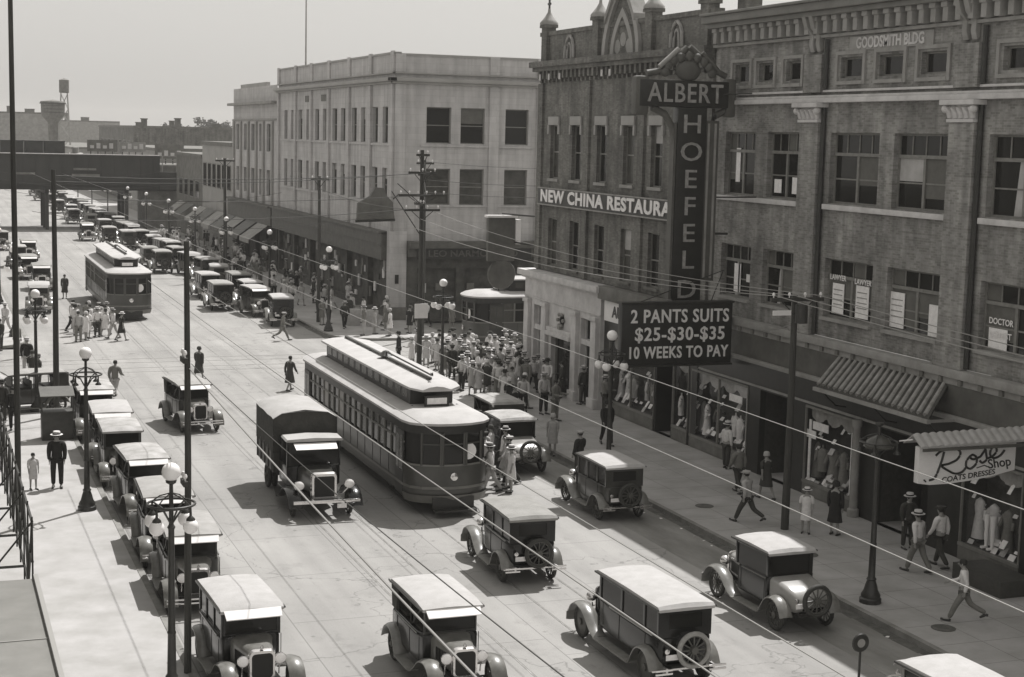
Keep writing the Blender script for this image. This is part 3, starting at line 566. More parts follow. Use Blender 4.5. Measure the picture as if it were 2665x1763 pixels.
FY.wall(mb, FX, 50, 5.45, 17.7, hs, .35); mb.box(FX+.02, 50, B0+.02, B1, 16.9, 17.0); mb.quad((50, B0, 0), (50, B1, 0), (50, B1, 17.7), (50, B0, 17.7))
P_(mb, 'wall', M['terra'], tb)
for h in hh: FR.window(tb, h, -.28, 'sash', m=M['frame'], fw=.06, pm=M['glass'])
for i, h in enumerate(hs): FY.window(tb, h, -.28, 'sash', m=M['frame'], pm=M['glass2'] if h[2] < 9 else M['glass'])
for y in (137.6, 130.95, 125.3, 119.5, 113.4, 107.5, 102.0): mb = MB(); FR.box(mb, y-.32, y+.32, 6.03, 15.84, .002, .18); FR.box(mb, y-.36, y+.36, 16.61, 18.0, .002, .14); P_(mb, 'pilaster', M['terra'], tb, bevel=.02)
for x in (29.85, 36.45, 39.9, 43.3): mb = MB(); FY.box(mb, x-.35, x+.35, 5.5, 15.84, .003, .15); FY.box(mb, x-.35, x+.35, 16.61, 17.8, .003, .12); P_(mb, 'pilaster', M['terra'], tb, bevel=.02)
mb = MB(); FR.box(mb, B0-.5, B1, 16.0, 16.25, .0, .5); FR.box(mb, B0-.3, B1, 15.85, 16.0, .0, .28); FR.box(mb, B0-.2, B1, 16.5, 16.6, .0, .2); FY.box(mb, FX-.5, 50, 16.0, 16.25, .002, .5); FY.box(mb, FX-.28, 50, 15.85, 16.0, .002, .28); FY.box(mb, FX-.2, 50, 16.5, 16.6, .002, .2); P_(mb, 'cornice', M['terraD'], tb, bevel=.03)
mb = MB(); FR.box(mb, B0-.06, B1, 17.8, 17.92, -.4, .1); FY.box(mb, FX-.1, 50, 17.7, 17.84, -.4, .06); P_(mb, 'coping', M['terraD'], tb)
for z in (7.75, 11.75):
    mb = MB(); FR.box(mb, 102.6, 136.9, z, z+.14, .002, .1); P_(mb, 'sill', M['terra'], tb)
    mb = MB(); FY.box(mb, 31.3, 39.4, z, z+.12, .002, .1); P_(mb, 'sill', M['terra'], tb)
for y in (119.9, 125.4): mb = MB(); FR.box(mb, y, y+2.2, 14.95, 15.45, .003, .05); P_(mb, 'name_plaque', M['stoneD'], tb)
mb = MB(); FR.wall(mb, B0, B1, 0, 4.1, [(102.6+k*5.9, 107.9+k*5.9, .5, 4.0) for k in range(6)], .4); FY.wall(mb, 30.4, 50, 0, 4.4, [(31.2, 34, .14, 3.6), (34.6, 38.5, .5, 3.6), (39.2, 44, .5, 3.6)], .4)
for k in range(6): mb.quad((FX+.39, 102.6+k*5.9, .5), (FX+.39, 107.9+k*5.9, .5), (FX+.39, 107.9+k*5.9, 4.0), (FX+.39, 102.6+k*5.9, 4.0))
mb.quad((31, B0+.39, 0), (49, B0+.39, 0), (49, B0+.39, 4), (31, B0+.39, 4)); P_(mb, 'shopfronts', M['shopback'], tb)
mb = MB(); FR.box(mb, B0+.9, B1, 4.1, 5.95, .0, .55); FR.box(mb, B0+.9, B1, 5.0, 5.1, .55, .62); FR.box(mb, B0+.9, B1, 5.88, 6.02, .0, .75); FY.box(mb, 30.45, 50, 4.4, 5.45, .0, .5); FY.box(mb, 30.45, 50, 5.0, 5.45, .5, .8); P_(mb, 'shop_fascia', M['signf'], tb)
mb = MB(); mb.box(FX-.2, 30.4, B0-.2, B0+.85, 1.0, 6.1); P_(mb, 'corner_pier', M['terra'], tb, bevel=.03)
mb = MB(); mb.box(FX-.25, 30.45, B0-.25, B0+.9, 0, 1.0); P_(mb, 'pier_base', M['stoneD'], tb)
mb = MB(); mb.box(29.6, 29.85, B0-.26, B0-.2, 2.6, 3.2); P_(mb, 'wall_plate', M['signd'], tb)
mb = MB(); FY.box(mb, 31, 39.2, 4.25, 5.0, .5, .56); s2 = tag(mb.build('shop_sign', M['signd']), 'dim lettered shop board facing the side street on the pale block', 'sign')
textobj('LEO NARMORE CO', .62, .01, M['signf'], s2, face_mat((35.0, B0-.575, 4.62), (1, 0, 0), (0, 0, 1)), sx=1.2, bold=.01)
# flagpole on the roof
mb = MB(); mb.tube([(32.5, 140.6, 16), (32.5, 140.6, 30)], [.09, .04], 6); mb.ball((32.5, 140.6, 30), .12, 8, 6); tag(mb.build('flagpole', M['stoneM']), 'thin bare flagpole on the roof behind the pale corner block', 'flagpole')
# projecting dark sign with pediment top
ps = tag(empty('hanging_sign'), 'dark gabled sign projecting from the pale corner block above the pavement', 'sign')
mb = MB(); pts = [(26.7, 6.9), (29.25, 7.0), (29.1, 8.1), (28.7, 8.5), (28.5, 9.0), (27.9, 9.05), (27.6, 8.5), (26.75, 8.0)]; mb.loft([[(x, 100.4, z) for x, z in pts], [(x, 100.75, z) for x, z in pts]]); mb.build('sign_face', M['signf'], ps, bevel=.03)
mb = MB(); pts2 = [(26.62, 6.82), (29.3, 6.92)]; mb.tube([(x, 100.57, z) for x, z in pts2], .09, 8); mb.tube([(29.2, 100.6, 8.3), (29.9, 101.6, 8.6)], .05, 6); mb.build('frame', M['signd'], ps)

# ---- three storey neighbour with pilastered windows ----------------------
nb = tag(empty('office_building'), 'grey stone neighbour with ten narrow pilastered windows beyond the pale corner block', 'building')
C0, C1 = 138.4, 159.2
hw_ = [(157.87, 155.9), (153.99, 152.12), (150.29, 148.28), (146.53, 145.03), (143.15, 141.31)]
hn = [(b+.1, a-.1, z0, z1) for a, b in hw_ for z0, z1 in ((10.7, 13.2), (6.7, 9.05))]
mb = MB(); FR.wall(mb, C0, C1, 5.9, 16.6, hn, .4); mb.quad((FX, C1, 0), (50, C1, 0), (50, C1, 16.6), (FX, C1, 16.6)); mb.box(FX+.02, 50, C0, C1, 16, 16.1); P_(mb, 'wall', M['terra'], nb)
for h in hn: FR.window(nb, h, -.3, 'sash', fw=.08)
for y in (158.6, 154.95, 151.2, 147.4, 144.1, 140.2): mb = MB(); FR.box(mb, y-.28, y+.28, 6.0, 13.4, .002, .2); P_(mb, 'pilaster', M['terraD'], nb, bevel=.02)
mb = MB(); FR.box(mb, C0, C1+.4, 14.95, 15.2, .0, .6); FR.box(mb, C0, C1, 13.5, 13.65, .0, .15); P_(mb, 'cornice', M['stoneM'], nb, bevel=.03)
mb = MB(); FR.box(mb, 143, 155.5, 16.6, 16.95, -.3, .0); P_(mb, 'parapet_step', M['terraD'], nb)
mb = MB(); FR.box(mb, C0, C1, 4.2, 5.9, .0, .6); FR.box(mb, C0, C1, 5.8, 5.95, .0, .9); P_(mb, 'shop_fascia', M['signf'], nb)
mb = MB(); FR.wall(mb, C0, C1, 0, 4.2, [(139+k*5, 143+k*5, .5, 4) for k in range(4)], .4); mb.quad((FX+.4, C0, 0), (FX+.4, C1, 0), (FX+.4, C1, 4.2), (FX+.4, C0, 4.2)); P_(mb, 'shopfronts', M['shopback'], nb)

# ---- lower and farther buildings on the right side ------------------------
def block(name, x0, x1, y0, y1, h, m, label, wins=None, wm=None, cat='building', roof=None, par=.4):
    e = tag(empty(name), label, cat)
    mb = MB(); mb.box(x0, x1, y0, y1, 0, h); mb.build('walls', m, e)
    mb = MB(); mb.box(x0-.15, x1, y0-.1, y1+.1, h, h+par); mb.build('parapet', roof or M['stoneD'], e)
    if wins:
        for (a, b, z0, z1) in wins:
            mb = MB(); mb.box(x0-.06, x0+.02, a, b, z0, z1); f_ = mb.build('window', M['frame'], e)
            mb = MB(); mb.quad((x0-.065, a+.1, z0+.1), (x0-.065, b-.1, z0+.1), (x0-.065, b-.1, z1-.1), (x0-.065, a+.1, z1-.1)); mb.build('pane', M['glass'], f_)
    return e
block('shop_building', FX, 48, 159.6, 178, 10.9, M['terraD'], 'two storey pale shop row beyond the grey stone neighbour', [(160.6+k*2.9, 162.6+k*2.9, 6.4, 9.0) for k in range(6)])
block('shop_building', FX, 48, 178.3, 197, 9.4, M['stoneD'], 'low dark shop just before the railway bridge', [(180+k*4, 182.5+k*4, 4.8, 6.8) for k in range(4)])
block('shop_building', FX+1, 60, 222, 262, 9.5, M['stoneM'], 'plain shop row just beyond the railway bridge', [(224+k*5, 227+k*5, 5, 7.5) for k in range(7)])
block('warehouse', 34, 76, 275, 330, 12.6, M['brickC'], 'long dark flat-roofed warehouse behind the railway bridge', [(280+k*6, 284+k*6, 8, 10.5) for k in range(8)])
block('shop_building', FX, 50, 340, 440, 8, M['stoneM'], 'distant low building where the avenue fades', None)
block('warehouse', 66, 120, 300, 360, 11.9, M['terraD'], 'long pale industrial shed to the right of the dark warehouse', None)
for x, y, h, m, lb in ((39, 300, 1.3, 'brickC', 'leftmost stubby chimney on the dark warehouse roof'), (45.3, 301, 1.5, 'brickC', 'middle thin chimney on the dark warehouse roof'), (58, 299, 1.1, 'brickC', 'squat right-hand chimney on the dark warehouse roof')):
    mb = MB(); mb.box(x-.5, x+.5, y-.5, y+.5, 12.9, 12.9+h); mb.box(x-.62, x+.62, y-.62, y+.62, 12.9+h, 13.1+h); tag(mb.build('chimney', M[m]), lb, 'chimney')
block('factory', 17, 34, 425, 470, 15.6, M['stoneM'], 'broad hazy factory block on the far left skyline', None)
block('factory', 36, 60, 520, 570, 14.2, M['stoneM'], 'faint low factory roofline left of centre on the horizon', None)
block('shop_building', -20, 3.6, 110, 150, 9, M['stoneD'], 'dark shop row at the left edge beyond the side street', [(112+k*4, 114.5+k*4, 5, 7.2) for k in range(8)])
mb = MB(); mb.box(-20, 2.0, 250, 330, 0, 9); tag(mb.build('warehouse', M['stoneM']), 'plain block beyond the bridge at the left edge', 'building')
for i, (x, y, z, w_, h) in enumerate(((36, 283, 13.0, 1.2, .5), (42, 286, 13.0, .8, .9), (49, 281, 13.0, 1.6, .5), (54, 290, 13.0, .6, 1.2), (62, 283, 13.0, 2.2, .6), (72, 310, 12.3, 1.2, .7), (84, 312, 12.3, .7, 1.0), (97, 308, 12.3, 1.8, .5), (22, 432, 16.0, 1.3, 1.4), (27, 432, 16.0, 2.4, .8), (44, 526, 14.6, 1.0, 2.2), (50, 528, 14.6, 2.5, 1.0))):
    mb = MB(); mb.box(x-w_/2, x+w_/2, y-.5, y+.5, z-.1, z+h); mb.box(x-w_/2-.1, x+w_/2+.1, y-.6, y+.6, z+h, z+h+.12); tag(mb.build('roof_vent', M['stoneD']), 'small vent housing on a distant shed roof', 'roof vent', 'vents on the distant roofs')
# water towers
wt = tag(empty('water_tower'), 'big dark conical-bottomed water tank on a thick stem on the left skyline', 'water tower')
c = (22.8*1.2, 360, 0)
mb = MB(); mb.lathe([(.05, 18.3), (2.6, 17.9), (2.75, 17.6), (2.55, 17.4), (2.45, 14.9), (1.1, 13.3), (.95, 6), (1.1, 0)], c, 20); mb.build('tank', M['stoneD'], wt, smooth=40)
mb = MB()
for z in (15.5, 16.2, 16.9): mb.lathe([(2.52, z), (2.58, z+.06), (2.52, z+.12)], c, 20, cap=False)
mb.lathe([(2.9, 17.4), (2.9, 17.5), (2.4, 17.5)], c, 20); mb.build('bands', M['signd'], wt)
wt = tag(empty('water_tower'), 'small tank high on a slender lattice tower right of the big one', 'water tower')
c = (31, 375, 0)
mb = MB(); mb.lathe([(.05, 23.4), (1.1, 23.0), (1.1, 20.2), (.9, 20.1)], c, 14); mb.build('tank', M['stoneD'], wt, smooth=40)
mb = MB()
for sx_ in (-1, 1):
    for sy in (-1, 1): mb.tube([(c[0]+sx_*1.6, c[1]+sy*1.6, 0), (c[0]+sx_*.7, c[1]+sy*.7, 20.1)], .09, 5)
for k in range(6):
    z0, z1 = k*3.3, (k+1)*3.3; r0, r1 = 1.6-.9*z0/20, 1.6-.9*z1/20
    for sy in (-1, 1): mb.tube([(c[0]-r0, c[1]+sy*r0, z0), (c[0]+r1, c[1]+sy*r1, z1)], .05, 4); mb.tube([(c[0]+r0, c[1]+sy*r0, z0), (c[0]-r1, c[1]+sy*r1, z1)], .05, 4)
mb.build('lattice', M['stoneM'], wt)
# distant trees
def far_tree(x, y, h, r, label):
    e = tag(empty('tree', (x, y, 0)), label, 'tree', 'trees on the far skyline')
    mb = MB(); mb.tube([(0, 0, 0), (.1, 0, h*.4), (0, 0, h*.7)], [.5, .35, .15], 6)
    for k in range(3): a = k*2.1; mb.tube([(0, 0, h*.45), (cos(a)*r*.5, sin(a)*r*.5, h*.7)], [.2, .08], 5)
    mb.build('trunk', M['pole'], e)
    mb = MB(); rnd = random.Random(int(x*7+y))
    cl = [(rnd.uniform(-.7, .7)*r, rnd.uniform(-.6, .6)*r, h*(.62+.3*rnd.random()), r*rnd.uniform(.3, .5)) for _ in range(9)]
    for (cx, cy, cz, cr_) in cl:
        for _ in range(60):
            v = Vector((rnd.gauss(0, 1), rnd.gauss(0, 1), rnd.gauss(0, .8))).normalized()*cr_*rnd.uniform(.5, 1.1); p = Vector((cx, cy, cz))+v
            a = Vector((rnd.gauss(0, 1), rnd.gauss(0, 1), rnd.gauss(0, 1))).normalized()*.5; b_ = a.cross(v).normalized()*.45; mb.add([p-a, p+b_, p+a, p-b_], [(0, 1, 2, 3)])
    mb.build('crown', M['leaf'], e)
rnd = random.Random(5)
for i in range(16):
    far_tree(88+i*5.2+rnd.uniform(-1.5, 1.5), 590+rnd.uniform(-25, 25), 15.5+rnd.uniform(-2, 2.5)+(2 if 6 < i < 12 else 0), 4+rnd.random()*1.5, 'round hazy tree on the skyline behind the sheds')
mb = MB(); n = 60; pts = []
for k in range(n+1): x = -300+k*20; pts.append((x, 1400, 6+4*math.sin(k*.7)+3*math.sin(k*1.9+1)))
mb.loft([[(x, 1400, -.2) for x, _, z in pts]+[(x, 1400, z+6) for x, _, z in reversed(pts)], [(x, 1500, -.2) for x, _, z in pts]+[(x, 1500, z+4) for x, _, z in reversed(pts)]]); tag(mb.build('hills', M['leaf']), kind='structure')

# ---- railway overpass -----------------------------------------------------
rb = tag(empty('railway_bridge'), 'dark plate girder railway bridge crossing the street in the distance', 'bridge')
mb = MB(); mb.box(-6, 27.9, 200, 200.5, 5.6, 9.1); mb.box(-6, 27.9, 199.8, 200.7, 9.0, 9.18); mb.box(-6, 27.9, 199.8, 200.7, 5.5, 5.66); P_(mb, 'girder', M['steelg'], rb)
for k in range(22): mb = MB(); mb.box(-5.5+k*1.55, -5.42+k*1.55, 199.88, 199.998, 5.66, 9.0); P_(mb, 'stiffener', M['steelg'], rb)
mb = MB(); mb.box(-6, 27.9, 199.8, 200.7, 9.185, 9.26); P_(mb, 'top_rail', M['stoneL'], rb)
mb = MB(); mb.box(-6, 45, 200.5, 209, 4.85, 5.6); mb.box(27.9, 45, 199.9, 200.5, 5.0, 7.2); P_(mb, 'deck', M['steelg'], rb)
mb = MB(); mb.box(-6, 27.9, 208.5, 209, 5.6, 9.1); P_(mb, 'girder', M['steelg'], rb)
for x in (5.0, 14.4, 23.9, 31):
    mb = MB(); 
    for y in (200.6, 204.7, 208.6): mb.box(x-.2, x+.2, y-.2, y+.2, 0, 4.85)
    mb.box(x-.25, x+.25, 200.4, 208.8, 4.4, 4.849); P_(mb, 'column_bent', M['steelg'], rb)
mb = MB()
for x in (28.2, 30.0, 32, 34): mb.box(x-.06, x+.06, 200, 200.12, 7.2, 9.2)
for z in (8.0, 8.6, 9.15): mb.box(28, 40, 200.02, 200.1, z, z+.08)
P_(mb, 'handrail', M['stoneM'], rb)
mb = MB(); mb.box(26.2, 60, 200.9, 208.4, 0, 4.8); P_(mb, 'abutment', M['stoneD'], rb)
mb = MB(); mb.box(28.5, 55, 209.5, 221.5, 0, 7.5); mb.box(28.3, 55.1, 209.4, 221.6, 7.5, 7.9); tag(mb.build('shade_wall', M['stoneD']), 'added dark stone wall shading the pavement just past the railway bridge', 'wall')  # wall added to keep sun off the bright pavement past the bridge
for q in ((17.5, 20.2, 7.3, 7.55), (17.3, 20.6, 6.5, 6.85), (10.5, 13, 6.7, 6.95)): mb = MB(); mb.box(q[0], q[1], 199.7, 199.79, q[2], q[3]); P_(mb, 'painted_notice', M['stoneD'], rb)
for i, (x0, x1) in enumerate(((9.2, 11.9), (12.1, 14.2), (14.4, 16.8))):
    e = tag(empty('freight_car', ((x0+x1)/2, 204.5, 5.6)), ['leftmost dark freight car standing on the railway bridge', 'middle dark freight car on the railway bridge', 'rightmost dark freight car on the railway bridge'][i], 'freight car', 'freight cars on the bridge'); h = (x1-x0)/2
    mb = MB(); mb.box(-h, h, -1.4, 1.4, 1.1, 5.0); mb.build('body', M['tramK'], e, bevel=.04)
    mb = MB(); mb.box(-h-.02, h+.02, -1.5, 1.5, 5.0, 5.15); mb.build('roof', M['tramK'], e)
    for s_ in (-1, 1): mb = MB(); mb.lathe([(.4, -1.2), (.4, 1.2)], (s_*h*.6, 0, .5), 12, 'y'); mb.build('wheelset', M['iron'], e)
e = tag(empty('tank_car', (18.2, 204.5, 5.6)), 'pale tank wagon at the right end of the freight cars on the bridge', 'freight car')
mb = MB(); mb.lathe([(.1, -1.1), (.9, -1.0), (1.15, -.8), (1.15, .8), (.9, 1.0), (.1, 1.1)], (0, 0, 2.6), 16, 'x'); mb.lathe([(.4, 3.6), (.4, 4.4), (.1, 4.45)], (0, 0, 0), 10); mb.build('tank', M['stoneM'], e, smooth=40)
mb = MB(); mb.box(-1.2, 1.2, -1.2, 1.2, 1.0, 1.5); mb.build('frame', M['iron'], e)
for i, (x0, x1, z0, z1, m) in enumerate(((20.5, 24.2, 9.4, 10.9, 'stoneD'), (24.6, 28.0, 9.4, 10.7, 'stoneM'), (29.2, 33, 8.6, 10.5, 'stoneD'))):
    e = tag(empty('billboard', (x0, 214, 0)), ['leftmost weathered billboard above the railway bridge', 'pale middle billboard above the railway bridge', 'rightmost grey billboard above the railway bridge'][i], 'billboard')
    mb = MB(); mb.box(0, x1-x0, -.06, .06, z0, z1); p_ = mb.build('panel', M[m], e); mb = MB()
    for k in range(4): a = (x1-x0)*(.1+k*.22); mb.box(a, a+.5, -.09, -.065, z0+.4, z0+.8+.3*(k % 2))
    mb.build('faded_print', M['stoneL'], e); mb = MB()
    for k in range(4): a = (x1-x0)*(k+.5)/4; mb.box(a-.06, a+.06, .07, .2, 4.5, z1)
    mb.build('posts', M['pole'], e)

# ---- the near left side: marquee roof, lattice sign frame, dark shopfront --
M['mq'] = mat('marquee_tin', .17, .7, .15, 1.5); M['mq2'] = mat('marquee_seam', .28, .7)
mq = tag(empty('marquee'), 'flat grey marquee roof with pale edge at the lower left corner', 'marquee')
mb = MB(); mb.box(-3, 1.9, 12, 30.4, 3.8, 4.0); mb.build('roof', M['mq'], mq, bevel=.03)
mb = MB()
for k in range(5): mb.box(-3, 1.84, 13+k*3.4, 13.03+k*3.4, 3.995, 4.015)
mb.box(1.84, 1.92, 12, 30.4, 3.76, 4.08); mb.build('edge_trim', M['mq2'], mq)
lf = tag(empty('sign_frame'), 'rusty iron lattice sign frame standing over the left pavement', 'sign frame')
mb = MB(); X = 1.88
for z in (3.3, 4.1, 4.9): mb.tube([(X, 31.2, z), (X, 45, z)], .028, 6)
for k in range(11): y = 31.2+k*1.38; mb.tube([(X, y, 3.0), (X, y, 5.0)], .02, 6)
for k in range(10): y = 31.2+k*1.38; mb.tube([(X, y, 3.3 if k % 2 else 4.9), (X, y+1.38, 4.9 if k % 2 else 3.3)], .025, 6)
for k in range(6): y = 31.2+k*2.7; mb.tube([(X, y, 3.3), (X-1.5, y, 3.3)], .03, 6); mb.tube([(X, y, 4.9), (X-1.3, y, 3.3)], .02, 6)
mb.build('truss', M['iron'], lf)
lb_ = block('shop_building', -14, 1.2, 29.7, 76.5, 14.5, M['stoneD'], 'dark-fronted building down the near left pavement', [(31+k*5, 33.6+k*5, 6, 9) for k in range(9)])

for i, y in enumerate((139.5, 144.8, 150.2, 155, 160.5, 166, 171.5, 180, 186)):
    mb = MB(); mb.loft([[(FX-.62, y, 4.15), (FX-.62, y+4.4, 4.15), (FX-.62, y+4.4, 4.2), (FX-.62, y, 4.2)], [(FX-2.3, y, 2.9), (FX-2.3, y+4.4, 2.9), (FX-2.3, y+4.4, 2.96), (FX-2.3, y, 2.96)]]); mb.box(FX-2.33, FX-2.29, y, y+4.4, 2.6, 2.95)
    tag(mb.build('awning', M['signf'] if i % 2 else M['stoneM']), 'cloth awning over the far right shopfronts beyond the pale block', 'awning', 'awnings of the far shops')
# ============================================================ VEHICLES
def wheel(par, x, y, r=.38, side=1, z=None, axis='x', disc=False, nm='wheel', tm=None):
    z = r if z is None else z
    mb = MB(); c = (0, 0, 0); t = .045
    ring = [(r*.80, -.02), (r*.80, .02), (r*.72, .02), (r*.72, -.02), (r*.80, -.02)]
    mb.lathe(ring, c, 20, axis, cap=False)
    if disc: mb.lathe([(.02, .0), (.02, .05), (r*.3, .045), (r*.74, .012), (r*.74, -.012), (r*.3, -.03)], c, 20, axis)
    else:
        for k in range(12):
            a = 2*pi*k/12
            if axis == 'x': mb.tube([(0, .05*cos(a), .05*sin(a)), (0, r*.74*cos(a), r*.74*sin(a))], .018, 5)
            else: mb.tube([(.05*cos(a), 0, .05*sin(a)), (r*.74*cos(a), 0, r*.74*sin(a))], .018, 5)
    mb.lathe([(.03, -.08), (.085, -.07), (.085, .07), (.05, .1), (.01, .11)], c, 10, axis)
    w_ = mb.build(nm, M['spoke'], par, smooth=45, loc=(x, y, z))
    tb_ = MB(); R_, rr = r*.88, r*.13
    tb_.lathe([(R_+rr*cos(a), rr*1.15*sin(a)) for a in [2*pi*k/8 for k in range(9)]], c, 24, axis, cap=False)
    tb_.build('tyre', tm or M['tyre'], w_, smooth=60); return w_
def rrect(y, hw, z0, z1, r=.08, n=3):      # rounded rectangle ring in the x-z plane
    pts = []
    for cx, cz, a0 in ((hw-r, z0+r, -pi/2), (hw-r, z1-r, 0), (-hw+r, z1-r, pi/2), (-hw+r, z0+r, pi)):
        for k in range(n+1): a = a0+k*pi/2/n; pts.append((cx+r*cos(a), y, cz+r*sin(a)))
    return pts
def make_car(kind, paint, label=None, topm=None, spare=True, visor=False, lead=None, hoodm=None, drums=False, stretch=0.0):
    """1920s car facing +Y, origin on the ground under its middle"""
    e = empty({'sedan': 'sedan_car', 'coupe': 'coupe_car', 'touring': 'touring_car', 'limo': 'sedan_car'}[kind])
    P = M[paint]; T = topm or M['top']; hm = hoodm or P
    fy, ry = 1.42+stretch/2, -1.30-stretch/2; r = .39; tw = .70
    for s_ in (-1, 1): wheel(e, s_*tw, fy, r, disc=drums); wheel(e, s_*tw, ry, r, disc=drums)
    mb = MB(); mb.box(-.34, .34, ry-.5, fy+.35, .42, .52); mb.tube([(-tw, fy, .4), (tw, fy, .4)], .035, 6); mb.tube([(-tw, ry, .4), (tw, ry, .4)], .05, 6); mb.ball((0, ry, .4), .14, 8, 6)
    for s_ in (-1, 1): mb.tube([(s_*.34, fy+.35, .5), (s_*.36, fy+.6, .42)], .03, 6)
    mb.build('chassis', M['iron'], e)
    # hood: narrow rounded at the radiator, wider at the cowl
    hb = MB(); y0, y1 = fy+.14, .72+stretch/2
    rings = []
    for t in (0, .33, .66, 1): rings.append(rrect(y0+(y1-y0)*t, .27+.15*t, .55, 1.13+.05*t, .13))
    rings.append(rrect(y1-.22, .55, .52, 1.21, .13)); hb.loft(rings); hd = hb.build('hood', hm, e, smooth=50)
    lv = MB()
    for s_ in (-1, 1):
        for k in range(8):
            t = .25+k*.08; y = y0+(y1-y0)*t; x = s_*(.28+.15*t); lv.box(x-.008*s_, x+.012*s_, y-.015, y+.015, .7, .98)
    lv.build('louvres', M['iron'], hd)
    rd = MB(); rd.loft([rrect(y0+.10, .27, .5, 1.14, .11), rrect(y0+.015, .29, .48, 1.17, .12), rrect(y0, .29, .48, 1.17, .12)]); rad = rd.build('radiator', M['nickel'], e, smooth=50)
    rd = MB(); rd.loft([rrect(y0+.104, .225, .55, 1.08, .08), rrect(y0+.108, .225, .55, 1.08, .08)]); rd.build('radiator_core', M['dark'], rad)
    rd = MB(); rd.lathe([(.03, 0), (.045, .03), (.03, .06), (.01, .1)], (0, y0+.05, 1.165), 8); rd.build('cap', M['nickel'], rad)
    # body tub
    by = -1.78-stretch/2
    bt = MB(); topz = 1.16
    if kind == 'coupe':
        rings = [rrect(-2.0, .40, .62, .80, .08), rrect(-1.85, .50, .52, .98, .12), rrect(-1.5, .56, .50, 1.10, .13), rrect(-.92, .60, .48, 1.19, .12), rrect(-.88, .66, .48, 1.19, .08), rrect(.55, .64, .48, 1.2, .08), rrect(.62, .56, .5, 1.2, .1)]
    else:
        rings = [rrect(by, .56, .62, 1.12, .12), rrect(by+.1, .64, .52, topz, .1), rrect(by+.5, .68, .48, topz, .08), rrect(.2, .68, .48, topz, .08), rrect(.60+stretch/2, .62, .48, 1.19, .08), rrect(.66+stretch/2, .55, .5, 1.19, .1)]
    if kind == 'touring':   # open tub: lower sides then seats
        bt.loft(rings); bd = bt.build('body', P, e, smooth=40)
        for y in (-.15, -1.35-stretch/2): st = MB(); st.box(-.56, .56, y, y+.5, 1.165, 1.22); st.loft([rrect(y, .58, 1.16, 1.48, .06), rrect(y-.1, .58, 1.16, 1.5, .06)]); st.build('seat', M['seat'], e)
    else:
        bt.loft(rings[3:] if kind == 'coupe' else rings); bd = bt.build('body', P, e, smooth=40)
        if kind == 'coupe': MB().loft(rings[:4]).build('rear_deck', M['deck'], e, smooth=40); MB().loft([rrect(-2.02, .30, .60, .66, .03), rrect(-1.0, .61, .50, .60, .04)]).build('deck_sill', P, e)
    for s_ in (-1, 1): ml = MB(); ml.box(s_*.665, s_*.69, -.85 if kind == 'coupe' else by+.3, .35, 1.13, 1.16); ml.build('belt_moulding', M['paintL'] if kind == 'limo' else M['paintG'], bd)
    for s_ in (-1, 1):
        for y in ((-.8, .5) if kind == 'coupe' else (-1.15-stretch/2, -.2, .52+stretch/2)): dr = MB(); dr.box(s_*.675, s_*.688, y-.008, y+.008, .55, 1.12); dr.build('door_joint', M['dark'], bd)
    fy1 = .62+stretch/2; cy0 = -.84 if kind == 'coupe' else by+.10; rz = 1.80
    ws = MB()
    for s_ in (-1, 1): ws.box(s_*.60, s_*.56, fy1-.06, fy1, 1.18, rz)
    ws.box(-.56, .56, fy1-.05, fy1, 1.18, 1.23); ws.box(-.56, .56, fy1-.05, fy1, rz-.06, rz); wsf = ws.build('windshield', P if kind != 'touring' else M['iron'], e)
    g_ = MB(); g_.quad((-.56, fy1-.02, 1.22), (.56, fy1-.02, 1.22), (.56, fy1-.02, rz-.05), (-.56, fy1-.02, rz-.05)); g_.build('pane', M['glass'], wsf)
    if kind != 'touring':
        cbn = MB(); posts = [cy0, -.22, fy1-.06] if kind == 'coupe' else [cy0, -1.0-stretch/2, -.22, fy1-.06]
        if kind == 'coupe': posts = [cy0, fy1-.06]
        for s_ in (-1, 1):
            for y in posts: cbn.box(s_*.645, s_*.60, y-.04, y+.05, 1.15, rz)
            cbn.box(s_*.645, s_*.60, posts[0]+.05, posts[-1]-.04, rz-.1, rz)
        rw = (.40, 1.32, 1.64) if kind != 'coupe' else (.53, 1.22, 1.71)
        FQ = F((0, cy0-.05), (1, 0), (0, -1)); FQ.wall(cbn, -.645, .645, 1.13, rz, [(-rw[0], rw[0], rw[1], rw[2])], .05); cbn.box(-.645, .645, cy0-.0, cy0+.005, 1.13, rw[1]); 
        cab = cbn.build('cabin', P, e, bevel=.008)
        for s_ in (-1, 1): g_ = MB(); g_.quad((s_*.62, posts[0]+.05, 1.15), (s_*.62, posts[-1]-.04, 1.15), (s_*.62, posts[-1]-.04, rz-.1), (s_*.62, posts[0]+.05, rz-.1)); g_.build('side_glass', M['glass'], cab)
        g_ = MB(); g_.quad((-rw[0], cy0-.03, rw[1]), (rw[0], cy0-.03, rw[1]), (rw[0], cy0-.03, rw[2]), (-rw[0], cy0-.03, rw[2])); g_.build('rear_window', M['glass'], cab)
        it = MB(); it.box(-.58, .58, cy0+.05, cy0+.16, 1.1, 1.42); it.build('seat', M['seat'], cab); it = MB(); it.box(-.58, .58, -.3, -.2, 1.1, 1.38); it.build('seat', M['seat'], cab)
        rf = MB(); ys = [(cy0-.12, -.05), (cy0-.04, .0), ((cy0+fy1)/2, .05), (fy1, .01), (fy1+.14, -.04)]
    else:
        rf = MB(); ys = [(by-.02, -.10), (by+.12, .0), (by+.6, .04), (-.3, .05), (fy1-.3, .04), (fy1+.16, -.03)]
        for s_ in (-1, 1):
            for y in (by+.5, -.3): MB().tube([(s_*.62, y, 1.15), (s_*.64, y, rz)], .018, 5).build('top_bow', M['iron'], e)
            MB().tube([(s_*.62, -.2, 1.2), (s_*.63, fy1-.1, rz-.02)], .016, 5).build('top_bow', M['iron'], e)
